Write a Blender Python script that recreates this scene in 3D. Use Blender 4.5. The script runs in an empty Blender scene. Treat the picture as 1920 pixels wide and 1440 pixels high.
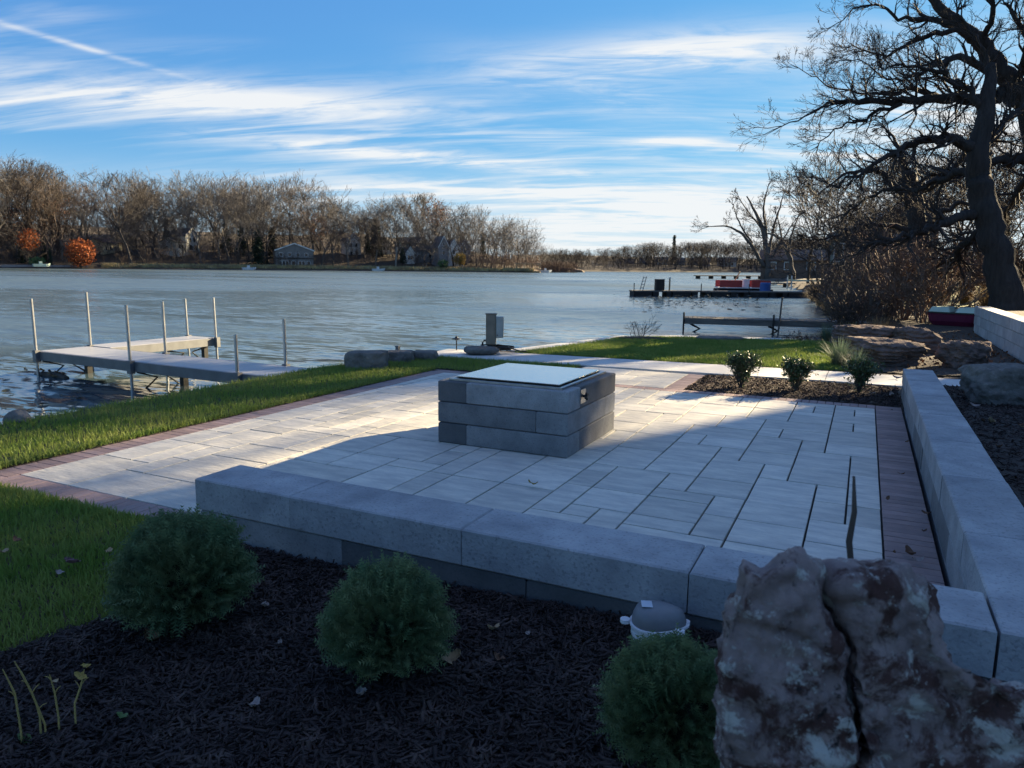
import bpy, math, random
import numpy as np
from mathutils import Vector, Matrix, noise as mnoise

R_ = math.radians
scene = bpy.context.scene
COL = scene.collection
rng = np.random.default_rng(7)
random.seed(7)

# ------------------------------------------------------------------ camera
FPX = 1356.0                                   # focal length in pixels of a 1920 px wide frame
CAM = np.array([0.0, 0.0, 1.5])
RM = np.array([[0.900378, 0.434985, 0.010305],  # camera right / down / forward in world axes
               [0.079, -0.139, -0.987],
               [-0.429446, 0.888795, -0.159829]])
def _axes(p, r, y):
    f = np.array([-math.sin(y)*math.cos(p), math.cos(y)*math.cos(p), -math.sin(p)])
    rt = np.array([math.cos(y), math.sin(y), 0.0]); dn = np.cross(f, rt)
    rt2 = math.cos(r)*rt+math.sin(r)*dn
    return np.array([rt2, np.cross(f, rt2), f])
RM = _axes(0.160517, -0.0104396, 0.450043)
cam_d = bpy.data.cameras.new("camera"); cam = bpy.data.objects.new("camera", cam_d); COL.objects.link(cam)
cam_d.sensor_width = 36.0; cam_d.lens = 36.0*FPX/1920.0; cam_d.clip_start = 0.05; cam_d.clip_end = 6000
M = Matrix.Identity(4)
for i in range(3):
    M[i][0] = RM[0][i]; M[i][1] = -RM[1][i]; M[i][2] = -RM[2][i]; M[i][3] = CAM[i]
cam.matrix_world = M
cam_d.dof.use_dof = True; cam_d.dof.focus_distance = 6.0; cam_d.dof.aperture_fstop = 7.0
scene.camera = cam

def ray(px, py):
    return RM.T @ np.array([(px-960)/FPX, (py-720)/FPX, 1.0])
def at(px, py, z=0.0):
    d = ray(px, py); t = (z-CAM[2])/d[2]; return CAM+t*d
def deep(px, py, dist):
    """point seen at a pixel, at a given horizontal distance"""
    d = ray(px, py); return CAM+d*(dist/np.hypot(d[0], d[1]))
def horizon(px):
    lo, hi = 300.0, 700.0
    for _ in range(40):
        m = (lo+hi)/2
        if ray(px, m)[2] > 0: lo = m
        else: hi = m
    return lo
def polar(px, dist, z=0.0):
    d = ray(px, horizon(px)); d = d/np.hypot(d[0], d[1]); return np.array([d[0]*dist, d[1]*dist, z])

# ------------------------------------------------------------------ sun, sky, exposure
SUN_AZ, SUN_EL = R_(27.0), R_(18.5)            # azimuth from +Y towards +X
sd = Vector((math.sin(SUN_AZ)*math.cos(SUN_EL), math.cos(SUN_AZ)*math.cos(SUN_EL), math.sin(SUN_EL)))
sun_d = bpy.data.lights.new("sun", 'SUN'); sun_d.energy = 3.4; sun_d.angle = R_(0.53); sun_d.color = (1.0, 0.80, 0.50)
sun = bpy.data.objects.new("sun", sun_d); COL.objects.link(sun)
sun.rotation_euler = sd.to_track_quat('Z', 'Y').to_euler(); sun.location = (20, 40, 30)

scene.view_settings.view_transform = 'Standard'; scene.view_settings.look = 'None'
scene.view_settings.gamma = 1.0; scene.view_settings.exposure = 2.9
scene.view_settings.use_curve_mapping = False
SKY_STRENGTH = 0.060
scene.render.engine = 'CYCLES'; cy = scene.cycles
cy.max_bounces = 5; cy.diffuse_bounces = 3; cy.glossy_bounces = 3; cy.transmission_bounces = 2; cy.volume_bounces = 0; cy.transparent_max_bounces = 4
cy.caustics_reflective = False; cy.caustics_refractive = False

world = bpy.data.worlds.new("World"); scene.world = world; world.use_nodes = True
wt = world.node_tree; wn = wt.nodes; wl = wt.links
for n in list(wn): wn.remove(n)
w_out = wn.new('ShaderNodeOutputWorld'); w_bg = wn.new('ShaderNodeBackground')
sky = wn.new('ShaderNodeTexSky'); sky.sky_type = 'NISHITA'; sky.sun_disc = False
sky.sun_elevation = SUN_EL; sky.sun_rotation = SUN_AZ
sky.air_density = 1.0; sky.dust_density = 0.25; sky.ozone_density = 3.0; sky.altitude = 200
w_bg.inputs['Strength'].default_value = SKY_STRENGTH
wl.new(w_bg.outputs[0], w_out.inputs[0])
w_tc = wn.new('ShaderNodeTexCoord')
def wm(op, a, b=None, c=None, clamp=False):
    n = wn.new('ShaderNodeMath'); n.operation = op; n.use_clamp = clamp
    for i, v in enumerate((a, b, c)):
        if v is None: continue
        if isinstance(v, (int, float)): n.inputs[i].default_value = v
        else: wl.new(v, n.inputs[i])
    return n.outputs[0]
def wdot(vec):
    n = wn.new('ShaderNodeVectorMath'); n.operation = 'DOT_PRODUCT'
    wl.new(w_tc.outputs['Generated'], n.inputs[0]); n.inputs[1].default_value = tuple(float(v) for v in vec)
    return n.outputs['Value']
# cirrus layer: the direction projected on a high plane, streaks drawn out sideways
hd = np.array([RM[2][0], RM[2][1], 0]); hd /= np.linalg.norm(hd); hr = np.array([hd[1], -hd[0], 0])
zc = wm('MAXIMUM', wdot((0, 0, 1)), 0.0)
den = wm('ADD', zc, 0.17)
u_ = wm('DIVIDE', wdot(hr), den); v_ = wm('DIVIDE', wdot(hd), den)
v_t = wm('ADD', v_, wm('MULTIPLY', u_, 0.12))
def wnoise(su, sv, off, detail=7.0, rough=0.6, dist=0.6):
    cb = wn.new('ShaderNodeCombineXYZ')
    wl.new(wm('MULTIPLY_ADD', u_, su, off), cb.inputs[0]); wl.new(wm('MULTIPLY_ADD', v_t, sv, off*0.7), cb.inputs[1])
    n = wn.new('ShaderNodeTexNoise'); n.inputs['Scale'].default_value = 1.0
    n.inputs['Detail'].default_value = detail; n.inputs['Roughness'].default_value = rough; n.inputs['Distortion'].default_value = dist
    wl.new(cb.outputs[0], n.inputs['Vector']); return n.outputs[0]
streak = wnoise(0.9, 5.0, 3.1, 5.0); broad = wnoise(0.35, 1.1, 2.2, 2.0, 0.5, 0.3)
fine = wnoise(2.6, 9.0, 1.7, 5.0, 0.65, 1.2)
def wramp(v, a, b, lo=0.0, hi=1.0):
    n = wn.new('ShaderNodeMapRange'); n.interpolation_type = 'SMOOTHSTEP'; wl.new(v, n.inputs['Value'])
    n.inputs['From Min'].default_value = a; n.inputs['From Max'].default_value = b; n.inputs['To Min'].default_value = lo; n.inputs['To Max'].default_value = hi
    return n.outputs[0]
# thin veil over the whole dome, with streaks
veil = wm('MULTIPLY_ADD', wm('MULTIPLY', wramp(streak, .42, .74), wramp(broad, .40, .65)), 0.82, 0.05)
horizon_veil = wramp(zc, 0.0, 0.16, 0.50, 0.0)
streaky = wm('MULTIPLY_ADD', wramp(wm('MULTIPLY_ADD', streak, 0.55, wm('MULTIPLY', fine, 0.45)), .36, .60), 0.85, 0.15)
# single cirrus banks: centre, a point along it, half length, half width, thickness
BANKS = [((420, 182), (700, 192), 400, 36, .75), ((470, 196), (700, 200), 240, 20, .35),
         ((800, 294), (1050, 318), 330, 16, .85), ((1250, 108), (1500, 88), 300, 42, .80), ((1350, 92), (1500, 86), 190, 24, .45),
         ((1080, 160), (1200, 190), 190, 34, .40), ((1250, 265), (1340, 262), 95, 9, .80), ((1270, 400), (1500, 388), 380, 60, .75),
         ((760, 348), (900, 354), 340, 24, .40), ((140, 84), (290, 128), 175, 5, .60), ((1850, 260), (1950, 240), 360, 180, .60)]
acc = 0.0
for (c, p2, hl, hw, amt) in BANKS:
    r_ = ray(*c); k = float(1.0/np.linalg.norm(r_)); cd = r_*k; td = ray(*p2); td = td-cd*(td@cd); td /= np.linalg.norm(td); nd = np.cross(cd, td)
    a = wdot(td*FPX/(hl*k)); b = wdot(nd*FPX/(hw*k))
    acc = wm('MULTIPLY_ADD', wm('POWER', 0.3679, wm('MULTIPLY_ADD', b, b, wm('MULTIPLY', a, a))), amt, acc)
cloud = wm('MINIMUM', wm('ADD', wm('ADD', veil, horizon_veil), wm('MULTIPLY', acc, streaky)), 0.92)
# clear sky: deeper blue, highlights held back as the phone does, the same in every direction
tint = wn.new('ShaderNodeVectorMath'); tint.operation = 'MULTIPLY'; wl.new(sky.outputs[0], tint.inputs[0]); tint.inputs[1].default_value = (0.13, 0.42, 1.20)
den1 = wn.new('ShaderNodeVectorMath'); den1.operation = 'MULTIPLY_ADD'; wl.new(tint.outputs[0], den1.inputs[0]); den1.inputs[1].default_value = (1/2.6, 1/2.6, 1/2.6); den1.inputs[2].default_value = (1, 1, 1)
dv = wn.new('ShaderNodeVectorMath'); dv.operation = 'DIVIDE'; wl.new(tint.outputs[0], dv.inputs[0]); wl.new(den1.outputs[0], dv.inputs[1])
mixc = wn.new('ShaderNodeMix'); mixc.data_type = 'RGBA'
wl.new(cloud, mixc.inputs[0]); wl.new(dv.outputs[0], mixc.inputs[6])
CL = 0.95/2**2.9/SKY_STRENGTH
mixc.inputs[7].default_value = (CL*0.99, CL*1.0, CL*1.0, 1)
wl.new(mixc.outputs[2], w_bg.inputs['Color'])
world.cycles.sampling_method = 'MANUAL'; world.cycles.sample_map_resolution = 512

# ------------------------------------------------------------------ materials
def mat(name, color, rough=0.85, var=0.0, scale=6.0, color2=None, bump=0.0, bscale=40.0, stretch=None, rnd=0.0, metallic=0.0,
        spec=0.4, detail=5.0, lo=0.35, hi=0.65, coord='Object', speck=None, translucent=0.0):
    """procedural surface: two colours mixed by noise, per-object variation, fine relief"""
    m = bpy.data.materials.new(name); m.use_nodes = True; nt = m.node_tree; N = nt.nodes; L = nt.links
    b = N['Principled BSDF']; b.inputs['Roughness'].default_value = rough; b.inputs['Metallic'].default_value = metallic
    b.inputs['Specular IOR Level'].default_value = spec
    tc = N.new('ShaderNodeTexCoord'); oi = N.new('ShaderNodeObjectInfo')
    mp = N.new('ShaderNodeMapping'); L.new(tc.outputs[coord], mp.inputs['Vector'])
    if stretch: mp.inputs['Scale'].default_value = stretch
    if coord == 'Object':
        mul = N.new('ShaderNodeVectorMath'); mul.operation = 'SCALE'; mul.inputs[0].default_value = (37.0, 53.0, 71.0)
        L.new(oi.outputs['Random'], mul.inputs['Scale']); L.new(mul.outputs[0], mp.inputs['Location'])
    c1 = (*color, 1); c2 = (*(color2 if color2 else [v*(1-var) for v in color]), 1)
    ns = N.new('ShaderNodeTexNoise'); ns.inputs['Scale'].default_value = scale; ns.inputs['Detail'].default_value = detail
    ns.inputs['Roughness'].default_value = 0.62
    L.new(mp.outputs[0], ns.inputs['Vector'])
    mr = N.new('ShaderNodeMapRange'); mr.inputs['From Min'].default_value = lo; mr.inputs['From Max'].default_value = hi
    L.new(ns.outputs[0], mr.inputs['Value'])
    mx = N.new('ShaderNodeMix'); mx.data_type = 'RGBA'; mx.inputs[6].default_value = c1; mx.inputs[7].default_value = c2
    L.new(mr.outputs[0], mx.inputs[0]); col = mx.outputs[2]
    if speck:
        sc, amt, scol = speck
        n2 = N.new('ShaderNodeTexNoise'); n2.inputs['Scale'].default_value = sc; n2.inputs['Detail'].default_value = 3.0
        L.new(mp.outputs[0], n2.inputs['Vector'])
        m2 = N.new('ShaderNodeMapRange'); m2.inputs['From Min'].default_value = 0.55; m2.inputs['From Max'].default_value = 0.72
        m2.inputs['To Max'].default_value = amt; L.new(n2.outputs[0], m2.inputs['Value'])
        x2 = N.new('ShaderNodeMix'); x2.data_type = 'RGBA'; x2.inputs[7].default_value = (*scol, 1)
        L.new(m2.outputs[0], x2.inputs[0]); L.new(col, x2.inputs[6]); col = x2.outputs[2]
    if rnd > 0:
        hs = N.new('ShaderNodeHueSaturation'); r2 = N.new('ShaderNodeMapRange')
        r2.inputs['To Min'].default_value = 1-rnd; r2.inputs['To Max'].default_value = 1+rnd
        L.new(oi.outputs['Random'], r2.inputs['Value']); L.new(r2.outputs[0], hs.inputs['Value']); L.new(col, hs.inputs['Color']); col = hs.outputs[0]
    L.new(col, b.inputs['Base Color'])
    if bump > 0:
        nb = N.new('ShaderNodeTexNoise'); nb.inputs['Scale'].default_value = bscale; nb.inputs['Detail'].default_value = 6.0
        L.new(mp.outputs[0], nb.inputs['Vector'])
        bp = N.new('ShaderNodeBump'); bp.inputs['Strength'].default_value = 1.0; bp.inputs['Distance'].default_value = bump
        L.new(nb.outputs[0], bp.inputs['Height']); L.new(bp.outputs[0], b.inputs['Normal'])
    if translucent > 0:
        tr = N.new('ShaderNodeBsdfTranslucent'); L.new(col, tr.inputs['Color'])
        ms = N.new('ShaderNodeMixShader'); ms.inputs[0].default_value = translucent
        L.new(b.outputs[0], ms.inputs[1]); L.new(tr.outputs[0], ms.inputs[2]); L.new(ms.outputs[0], N['Material Output'].inputs[0])
    return m

MT = {}
MT['paver'] = mat('paver_concrete', (.62, .585, .50), .8, color2=(.44, .425, .385), scale=3.5, stretch=(1, 3.2, 1), bump=.006, bscale=9, rnd=.12, spec=.3, speck=(22, .45, (.37, .36, .33)))
MT['brick'] = mat('brick_paver', (.33, .235, .215), .85, color2=(.25, .185, .175), scale=8, bump=.003, bscale=60, rnd=.16, spec=.3)
MT['sand'] = mat('joint_sand', (.05, .05, .048), .95, var=.3, scale=40)
MT['block_dark'] = mat('dark_wall_block', (.115, .12, .126), .75, color2=(.07, .075, .08), scale=4.5, bump=.0035, bscale=70, rnd=.12, spec=.4, speck=(95, .5, (.05, .053, .06)), lo=.3, hi=.7)
MT['block_light'] = mat('light_wall_block', (.33, .335, .34), .75, color2=(.18, .185, .19), scale=4.5, bump=.0035, bscale=70, rnd=.08, spec=.4, speck=(95, .55, (.085, .09, .095)), lo=.3, hi=.7)
MT['block'] = mat('wall_block', (.25, .255, .26), .75, color2=(.13, .138, .148), scale=4.5, bump=.0035, bscale=70, rnd=.28, spec=.4, speck=(95, .55, (.06, .063, .07)), lo=.3, hi=.7)
MT['capblock'] = mat('wall_block_top', (.38, .39, .40), .75, color2=(.20, .21, .225), scale=3.5, bump=.004, bscale=55, rnd=.10, spec=.4, speck=(70, .6, (.11, .115, .13)), lo=.3, hi=.7)
MT['paleblock'] = mat('pale_wall_block', (.40, .40, .40), .8, color2=(.30, .305, .31), scale=5, bump=.003, bscale=60, rnd=.12)
MT['concrete'] = mat('concrete_slab', (.56, .55, .52), .85, color2=(.45, .445, .425), scale=2.5, bump=.002, bscale=60, rnd=.06)
MT['steel'] = mat('brushed_steel', (.62, .63, .64), .17, color2=(.55, .56, .58), scale=3, stretch=(1, 30, 1), bump=.0004, bscale=5, metallic=1.0)
MT['steel_dull'] = mat('galvanised_steel', (.42, .43, .44), .38, var=.25, scale=8, metallic=1.0)
MT['darkmetal'] = mat('dark_metal', (.035, .035, .035), .5, var=.3, scale=20, metallic=.5)
MT['soil'] = mat('soil', (.030, .024, .021), .95, color2=(.055, .046, .04), scale=2.0, bump=.03, bscale=14, coord='Generated' if False else 'Object', speck=(60, .5, (.075, .06, .05)))
MT['mulch'] = mat('mulch_bed', (.022, .015, .014), .95, color2=(.045, .032, .028), scale=9, bump=.03, bscale=45)
MT['chip'] = mat('bark_chip', (.050, .033, .029), .9, color2=(.026, .017, .016), scale=7, speck=(9, .8, (.115, .080, .068)))
MT['litter'] = mat('leaf_litter', (.075, .055, .04), .95, color2=(.035, .028, .022), scale=3, bump=.04, bscale=12, speck=(25, .8, (.14, .105, .075)))
MT['turf'] = mat('turf_soil', (.035, .055, .016), .95, color2=(.05, .05, .022), scale=5, bump=.02, bscale=60)
MT['grass'] = mat('grass_blade', (.15, .235, .042), .6, color2=(.26, .30, .075), scale=1.6, spec=.25, speck=(9, .5, (.07, .14, .024)), translucent=.3)
MT['sunlawn'] = mat('rough_lawn', (.14, .16, .03), .9, color2=(.09, .085, .035), scale=.6, bump=.05, bscale=5)
MT['bark'] = mat('bark', (.11, .098, .085), .9, color2=(.06, .052, .046), scale=3, stretch=(4, 4, .6), bump=.03, bscale=6, rnd=.15)
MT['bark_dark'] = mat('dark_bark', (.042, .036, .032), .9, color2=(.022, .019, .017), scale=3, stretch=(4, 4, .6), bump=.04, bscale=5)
MT['bark_pale'] = mat('pale_bark', (.25, .225, .19), .9, color2=(.12, .105, .088), scale=2, stretch=(3, 3, .5), rnd=.15)
MT['twig'] = mat('twigs', (.115, .105, .098), .9, color2=(.07, .064, .06), scale=.3, rnd=.22)
MT['twig_red'] = mat('reddish_twigs', (.125, .095, .076), .9, color2=(.08, .062, .052), scale=.4, rnd=.2)
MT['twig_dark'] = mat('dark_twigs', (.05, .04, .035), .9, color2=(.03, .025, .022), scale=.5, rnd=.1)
MT['brush'] = mat('brush_twigs', (.20, .14, .105), .9, color2=(.11, .08, .065), scale=.8, rnd=.2)
MT['leaf_orange'] = mat('orange_leaves', (.42, .13, .035), .8, color2=(.28, .075, .03), scale=1.2, translucent=.25)
MT['leaf_rust'] = mat('rust_leaves', (.20, .085, .045), .8, color2=(.11, .06, .04), scale=.5, translucent=.2)
MT['leaf_yellow'] = mat('yellow_leaves', (.35, .24, .05), .8, color2=(.22, .16, .05), scale=1, translucent=.25)
MT['needle'] = mat('conifer_needles', (.030, .048, .024), .8, color2=(.016, .028, .016), scale=.8, rnd=.2)
MT['thuja'] = mat('thuja_sprays', (.095, .17, .080), .7, color2=(.19, .24, .11), scale=9, spec=.3, speck=(16, .5, (.05, .10, .06)), translucent=.2, rnd=.12)
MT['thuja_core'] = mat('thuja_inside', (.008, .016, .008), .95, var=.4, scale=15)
MT['box'] = mat('boxwood_leaves', (.040, .078, .026), .4, color2=(.07, .10, .035), scale=9, spec=.5, translucent=.15)
MT['bluegrass'] = mat('tuft_blades', (.17, .21, .13), .7, color2=(.10, .15, .10), scale=5, translucent=.2)
MT['drygrass'] = mat('dry_blades', (.27, .20, .11), .8, color2=(.16, .12, .07), scale=2, translucent=.2)
MT['boulder'] = mat('grey_boulder', (.19, .178, .16), .95, color2=(.10, .095, .09), scale=4, bump=.045, bscale=11, speck=(20, .5, (.26, .245, .22)), spec=.15)
MT['redstone'] = mat('brown_boulder', (.20, .14, .115), .95, color2=(.10, .075, .065), scale=4, stretch=(1, 1, 2.5), bump=.05, bscale=10, speck=(14, .5, (.20, .155, .13)), spec=.15)
MT['white'] = mat('white_plastic', (.72, .74, .76), .45, var=.08, scale=10)
MT['greyplastic'] = mat('grey_plastic', (.19, .20, .21), .5, var=.15, scale=14)
MT['pedestal'] = mat('beige_enamel', (.23, .20, .15), .6, var=.3, scale=6)
MT['meterbox'] = mat('grey_enamel', (.36, .38, .35), .5, var=.2, scale=6)
MT['deck'] = mat('dock_deck', (.33, .335, .35), .42, color2=(.25, .255, .27), scale=2, stretch=(12, 1, 1), spec=.5)
MT['dockbeam'] = mat('dock_beam', (.17, .175, .18), .5, var=.25, scale=4, metallic=.4)
MT['oldwood'] = mat('weathered_wood', (.17, .155, .135), .9, color2=(.09, .083, .075), scale=2, stretch=(1, 6, 6), bump=.01, bscale=20)
MT['darkwood'] = mat('dark_wood', (.035, .032, .03), .85, var=.3, scale=4)
def flat(n, c, r=.8, **k): MT[n] = mat(n, c, r, var=.22, scale=1.5, **k)
flat('cream_wall', (.68, .58, .38)); flat('white_wall', (.85, .83, .76)); flat('grey_wall', (.24, .215, .195)); flat('teal_wall', (.30, .40, .40))
flat('slate_wall', (.26, .25, .25)); flat('dark_roof', (.045, .045, .05)); flat('grey_roof', (.16, .155, .15)); flat('brown_roof', (.15, .10, .075))
flat('trim_white', (.75, .74, .70)); flat('pane', (.03, .035, .045), .1, spec=.6); flat('green_wall', (.24, .25, .21)); flat('brown_wall', (.14, .095, .07))
flat('maroon', (.13, .018, .055), .4); flat('red', (.45, .06, .05), .5); flat('blue', (.03, .10, .32), .5); flat('palegreen', (.5, .62, .52), .5)
flat('leaf_brown', (.16, .085, .05)); flat('leaf_tan', (.40, .29, .17)); flat('leaf_pale', (.30, .25, .23)); flat('leaf_purple', (.17, .095, .105)); flat('leaf_gold', (.36, .26, .07)); flat('stem_yellow', (.42, .31, .10)); flat('leaf_green', (.09, .15, .05)); flat('stick', (.075, .058, .045)); flat('lilypad', (.03, .035, .02), .6); flat('sticker', (.55, .60, .66), .4)

# ------------------------------------------------------------------ mesh helpers
def np_mesh(name, V, F):
    """V (n,3); F (m,k) faces of one size"""
    V = np.ascontiguousarray(V, dtype=np.float32); F = np.ascontiguousarray(F, dtype=np.int32)
    me = bpy.data.meshes.new(name); n, k = F.shape
    me.vertices.add(len(V)); me.vertices.foreach_set('co', V.ravel())
    me.loops.add(n*k); me.loops.foreach_set('vertex_index', F.ravel())
    me.polygons.add(n); me.polygons.foreach_set('loop_start', np.arange(0, n*k, k, dtype=np.int32))
    me.update(calc_edges=True)
    return me
def py_mesh(name, V, F):
    me = bpy.data.meshes.new(name); me.from_pydata([tuple(map(float, v)) for v in V], [], F); me.update(); return me
def link(name, me, m=None, parent=None, loc=None, rot=None, smooth=False, scl=None):
    o = bpy.data.objects.new(name, me); COL.objects.link(o)
    if m is not None and len(me.materials) == 0: me.materials.append(MT[m] if isinstance(m, str) else m)
    if parent is not None: o.parent = parent
    if loc is not None: o.location = tuple(map(float, loc))
    if rot is not None: o.rotation_euler = rot
    if scl is not None: o.scale = scl
    if smooth: me.polygons.foreach_set('use_smooth', np.ones(len(me.polygons), dtype=bool))
    return o
def tag(o, label=None, cat=None, group=None, kind=None):
    if label: o['label'] = label
    if cat: o['category'] = cat
    if group: o['group'] = group
    if kind: o['kind'] = kind
    return o
def empty(name, loc=(0, 0, 0), rz=0.0):
    o = bpy.data.objects.new(name, None); COL.objects.link(o); o.location = tuple(map(float, loc)); o.rotation_euler = (0, 0, rz); o.empty_display_size = .1
    return o
class MB:
    """collects boxes, prisms and tubes for ONE mesh"""
    def __init__(s): s.v = []; s.f = []
    def add(s, V, F):
        o = len(s.v); s.v += [tuple(map(float, p)) for p in V]; s.f += [tuple(i+o for i in q) for q in F]; return s
    def box(s, x0, x1, y0, y1, z0, z1, ch=0.0):
        if ch <= 0:
            V = [(x, y, z) for z in (z0, z1) for (x, y) in ((x0, y0), (x1, y0), (x1, y1), (x0, y1))]
            return s.add(V, [(3, 2, 1, 0), (4, 5, 6, 7), (0, 1, 5, 4), (1, 2, 6, 5), (2, 3, 7, 6), (3, 0, 4, 7)])
        r = lambda i: ((x0+i, y0+i), (x1-i, y0+i), (x1-i, y1-i), (x0+i, y1-i))
        V = [(*p, z0+ch) for p in r(0)]+[(*p, z1-ch) for p in r(0)]+[(*p, z1) for p in r(ch)]+[(*p, z0) for p in r(ch)]
        F = [(8, 9, 10, 11), (15, 14, 13, 12)]
        for i in range(4):
            j = (i+1) % 4
            F += [(i, j, 4+j, 4+i), (4+i, 4+j, 8+j, 8+i), (12+i, 12+j, j, i)]
        return s.add(V, F)
    def prism(s, poly, z0, z1):
        n = len(poly); V = [(*p, z0) for p in poly]+[(*p, z1) for p in poly]
        return s.add(V, [tuple(range(n-1, -1, -1)), tuple(range(n, 2*n))]+[(i, (i+1) % n, n+(i+1) % n, n+i) for i in range(n)])
    def tube(s, pts, rad, sides=6, caps=True):
        pts = [np.array(p, float) for p in pts]; rad = rad if hasattr(rad, '__len__') else [rad]*len(pts)
        V = []; 
        for i, p in enumerate(pts):
            d = pts[min(i+1, len(pts)-1)]-pts[max(i-1, 0)]; d = d/(np.linalg.norm(d)+1e-9)
            a = np.cross(d, (0, 0, 1) if abs(d[2]) < .9 else (1, 0, 0)); a /= np.linalg.norm(a); b = np.cross(d, a)
            for k in range(sides):
                t = 2*math.pi*k/sides; V.append(p+rad[i]*(a*math.cos(t)+b*math.sin(t)))
        F = []
        for i in range(len(pts)-1):
            for k in range(sides):
                j = (k+1) % sides; F.append((i*sides+k, (i+1)*sides+k, (i+1)*sides+j, i*sides+j))
        if caps: F += [tuple(range(sides)), tuple(range((len(pts)-1)*sides+sides-1, (len(pts)-1)*sides-1, -1))]
        return s.add(V, F)
    def lathe(s, prof, cx=0, cy=0, seg=20):
        V = [(cx+r*math.cos(2*math.pi*k/seg), cy+r*math.sin(2*math.pi*k/seg), z) for r, z in prof for k in range(seg)]
        F = [(i*seg+k, i*seg+(k+1) % seg, (i+1)*seg+(k+1) % seg, (i+1)*seg+k) for i in range(len(prof)-1) for k in range(seg)]
        F += [tuple(range(seg-1, -1, -1)), tuple(range((len(prof)-1)*seg, len(prof)*seg))]
        return s.add(V, F)
    def build(s, name, m, parent=None, loc=None, rot=None, smooth=False):
        return link(name, py_mesh(name, s.v, s.f), m, parent, loc, rot, smooth)
def copy_tree(o, parent=None):
    c = o.copy(); COL.objects.link(c); c.parent = parent
    for ch in list(o.children): copy_tree(ch, c)
    return c
def seg_mesh(name, S, sides=3):
    """S (n,8): p0 p1 r0 r1 -> thin prisms"""
    S = np.asarray(S, float); p0 = S[:, 0:3]; p1 = S[:, 3:6]; d = p1-p0; d /= (np.linalg.norm(d, axis=1, keepdims=True)+1e-9)
    ref = np.where(np.abs(d[:, 2:3]) < .9, np.array([[0, 0, 1.]]), np.array([[1., 0, 0]]))
    a = np.cross(d, ref); a /= np.linalg.norm(a, axis=1, keepdims=True); b = np.cross(d, a)
    n = len(S); V = np.zeros((n, 2, sides, 3))
    for k in range(sides):
        t = 2*math.pi*k/sides; o = a*math.cos(t)+b*math.sin(t)
        V[:, 0, k] = p0+o*S[:, 6:7]; V[:, 1, k] = p1+o*S[:, 7:8]
    base = np.arange(n)[:, None]*2*sides
    F = np.stack([np.concatenate([base+k, base+(k+1) % sides, base+sides+(k+1) % sides, base+sides+k], 1) for k in range(sides)], 1).reshape(-1, 4)
    return np_mesh(name, V.reshape(-1, 3), F)
def unit(a): return a/(np.linalg.norm(a, axis=-1, keepdims=True)+1e-9)
def grow(rg, P, D, L, Rr, levels, ang=32, ratio=(.68, .86), kids=(2, 3), trop=.10, jit=.12, rr=.66, rmin=.006, nsub=2, side=.5, up=(0, 0, 1), keep=.72):
    """level by level branching; returns (n,8) segments"""
    out = []; up = np.array(up, float)
    P = np.asarray(P, float); D = unit(np.asarray(D, float)); L = np.asarray(L, float); Rr = np.asarray(Rr, float)
    for lv in range(levels):
        SP, SD, SL, SR = [], [], [], []
        r0 = Rr.copy(); re = np.maximum(Rr*keep, rmin)
        for s in range(nsub):
            D = unit(D+rg.normal(0, jit, D.shape)+up*trop)
            P1 = P+D*(L/nsub)[:, None]; r1 = r0+(re-Rr)/nsub; r1 = np.maximum(r1, rmin)
            out.append(np.concatenate([P, P1, r0[:, None], r1[:, None]], 1))
            if s < nsub-1 and side > 0:
                m = rg.random(len(P)) < side
                SP.append(P1[m]); SD.append(D[m]); SL.append(L[m]*.75); SR.append(r1[m]*.6)
            P = P1; r0 = r1
        if lv == levels-1: break
        k = rg.integers(kids[0], kids[1]+1, len(P))
        P2 = np.repeat(P, k, 0); D2 = np.repeat(D, k, 0); L2 = np.repeat(L, k); R2 = np.repeat(re, k)
        if SP:
            P2 = np.concatenate([P2]+SP); D2 = np.concatenate([D2]+SD); L2 = np.concatenate([L2]+SL); R2 = np.concatenate([R2]+SR)
        q = unit(rg.normal(0, 1, D2.shape)); q = unit(q-D2*(q*D2).sum(1, keepdims=True))
        th = np.radians(np.abs(rg.normal(ang, ang*.35, len(D2))))[:, None]
        D = unit(D2*np.cos(th)+q*np.sin(th)); P = P2; L = L2*rg.uniform(ratio[0], ratio[1], len(L2)); Rr = np.maximum(R2*rr, rmin)
    return np.concatenate(out)
def leaf_quads(rg, C, size, droop=0.0, nrm=None, aspect=.55):
    """one small leaf-shaped face (4 verts) at every centre"""
    n = len(C); d = unit(rg.normal(0, 1, (n, 3))+(nrm if nrm is not None else 0)); d[:, 2] -= droop; d = unit(d)
    q = unit(np.cross(d, unit(rg.normal(0, 1, (n, 3))))); s = (size*rg.uniform(.6, 1.3, n))[:, None]
    V = np.stack([C, C+d*s*.5+q*s*aspect*.5, C+d*s, C+d*s*.5-q*s*aspect*.5], 1).reshape(-1, 3)
    return V, np.arange(4*n).reshape(-1, 4)
def in_poly(pts, poly):
    x, y = pts[:, 0], pts[:, 1]; ins = np.zeros(len(pts), bool); n = len(poly)
    for i in range(n):
        x0, y0 = poly[i]; x1, y1 = poly[(i+1) % n]
        c = ((y0 > y) != (y1 > y)) & (x < (x1-x0)*(y-y0)/((y1-y0) if y1 != y0 else 1e-9)+x0); ins ^= c
    return ins
def poly_dist(pts, poly):
    d = np.full(len(pts), 1e9); n = len(poly)
    for i in range(n):
        a = np.array(poly[i]); b = np.array(poly[(i+1) % n]); ab = b-a
        t = np.clip(((pts-a)@ab)/(ab@ab+1e-9), 0, 1); d = np.minimum(d, np.linalg.norm(pts-(a+t[:, None]*ab), axis=1))
    return d
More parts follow.
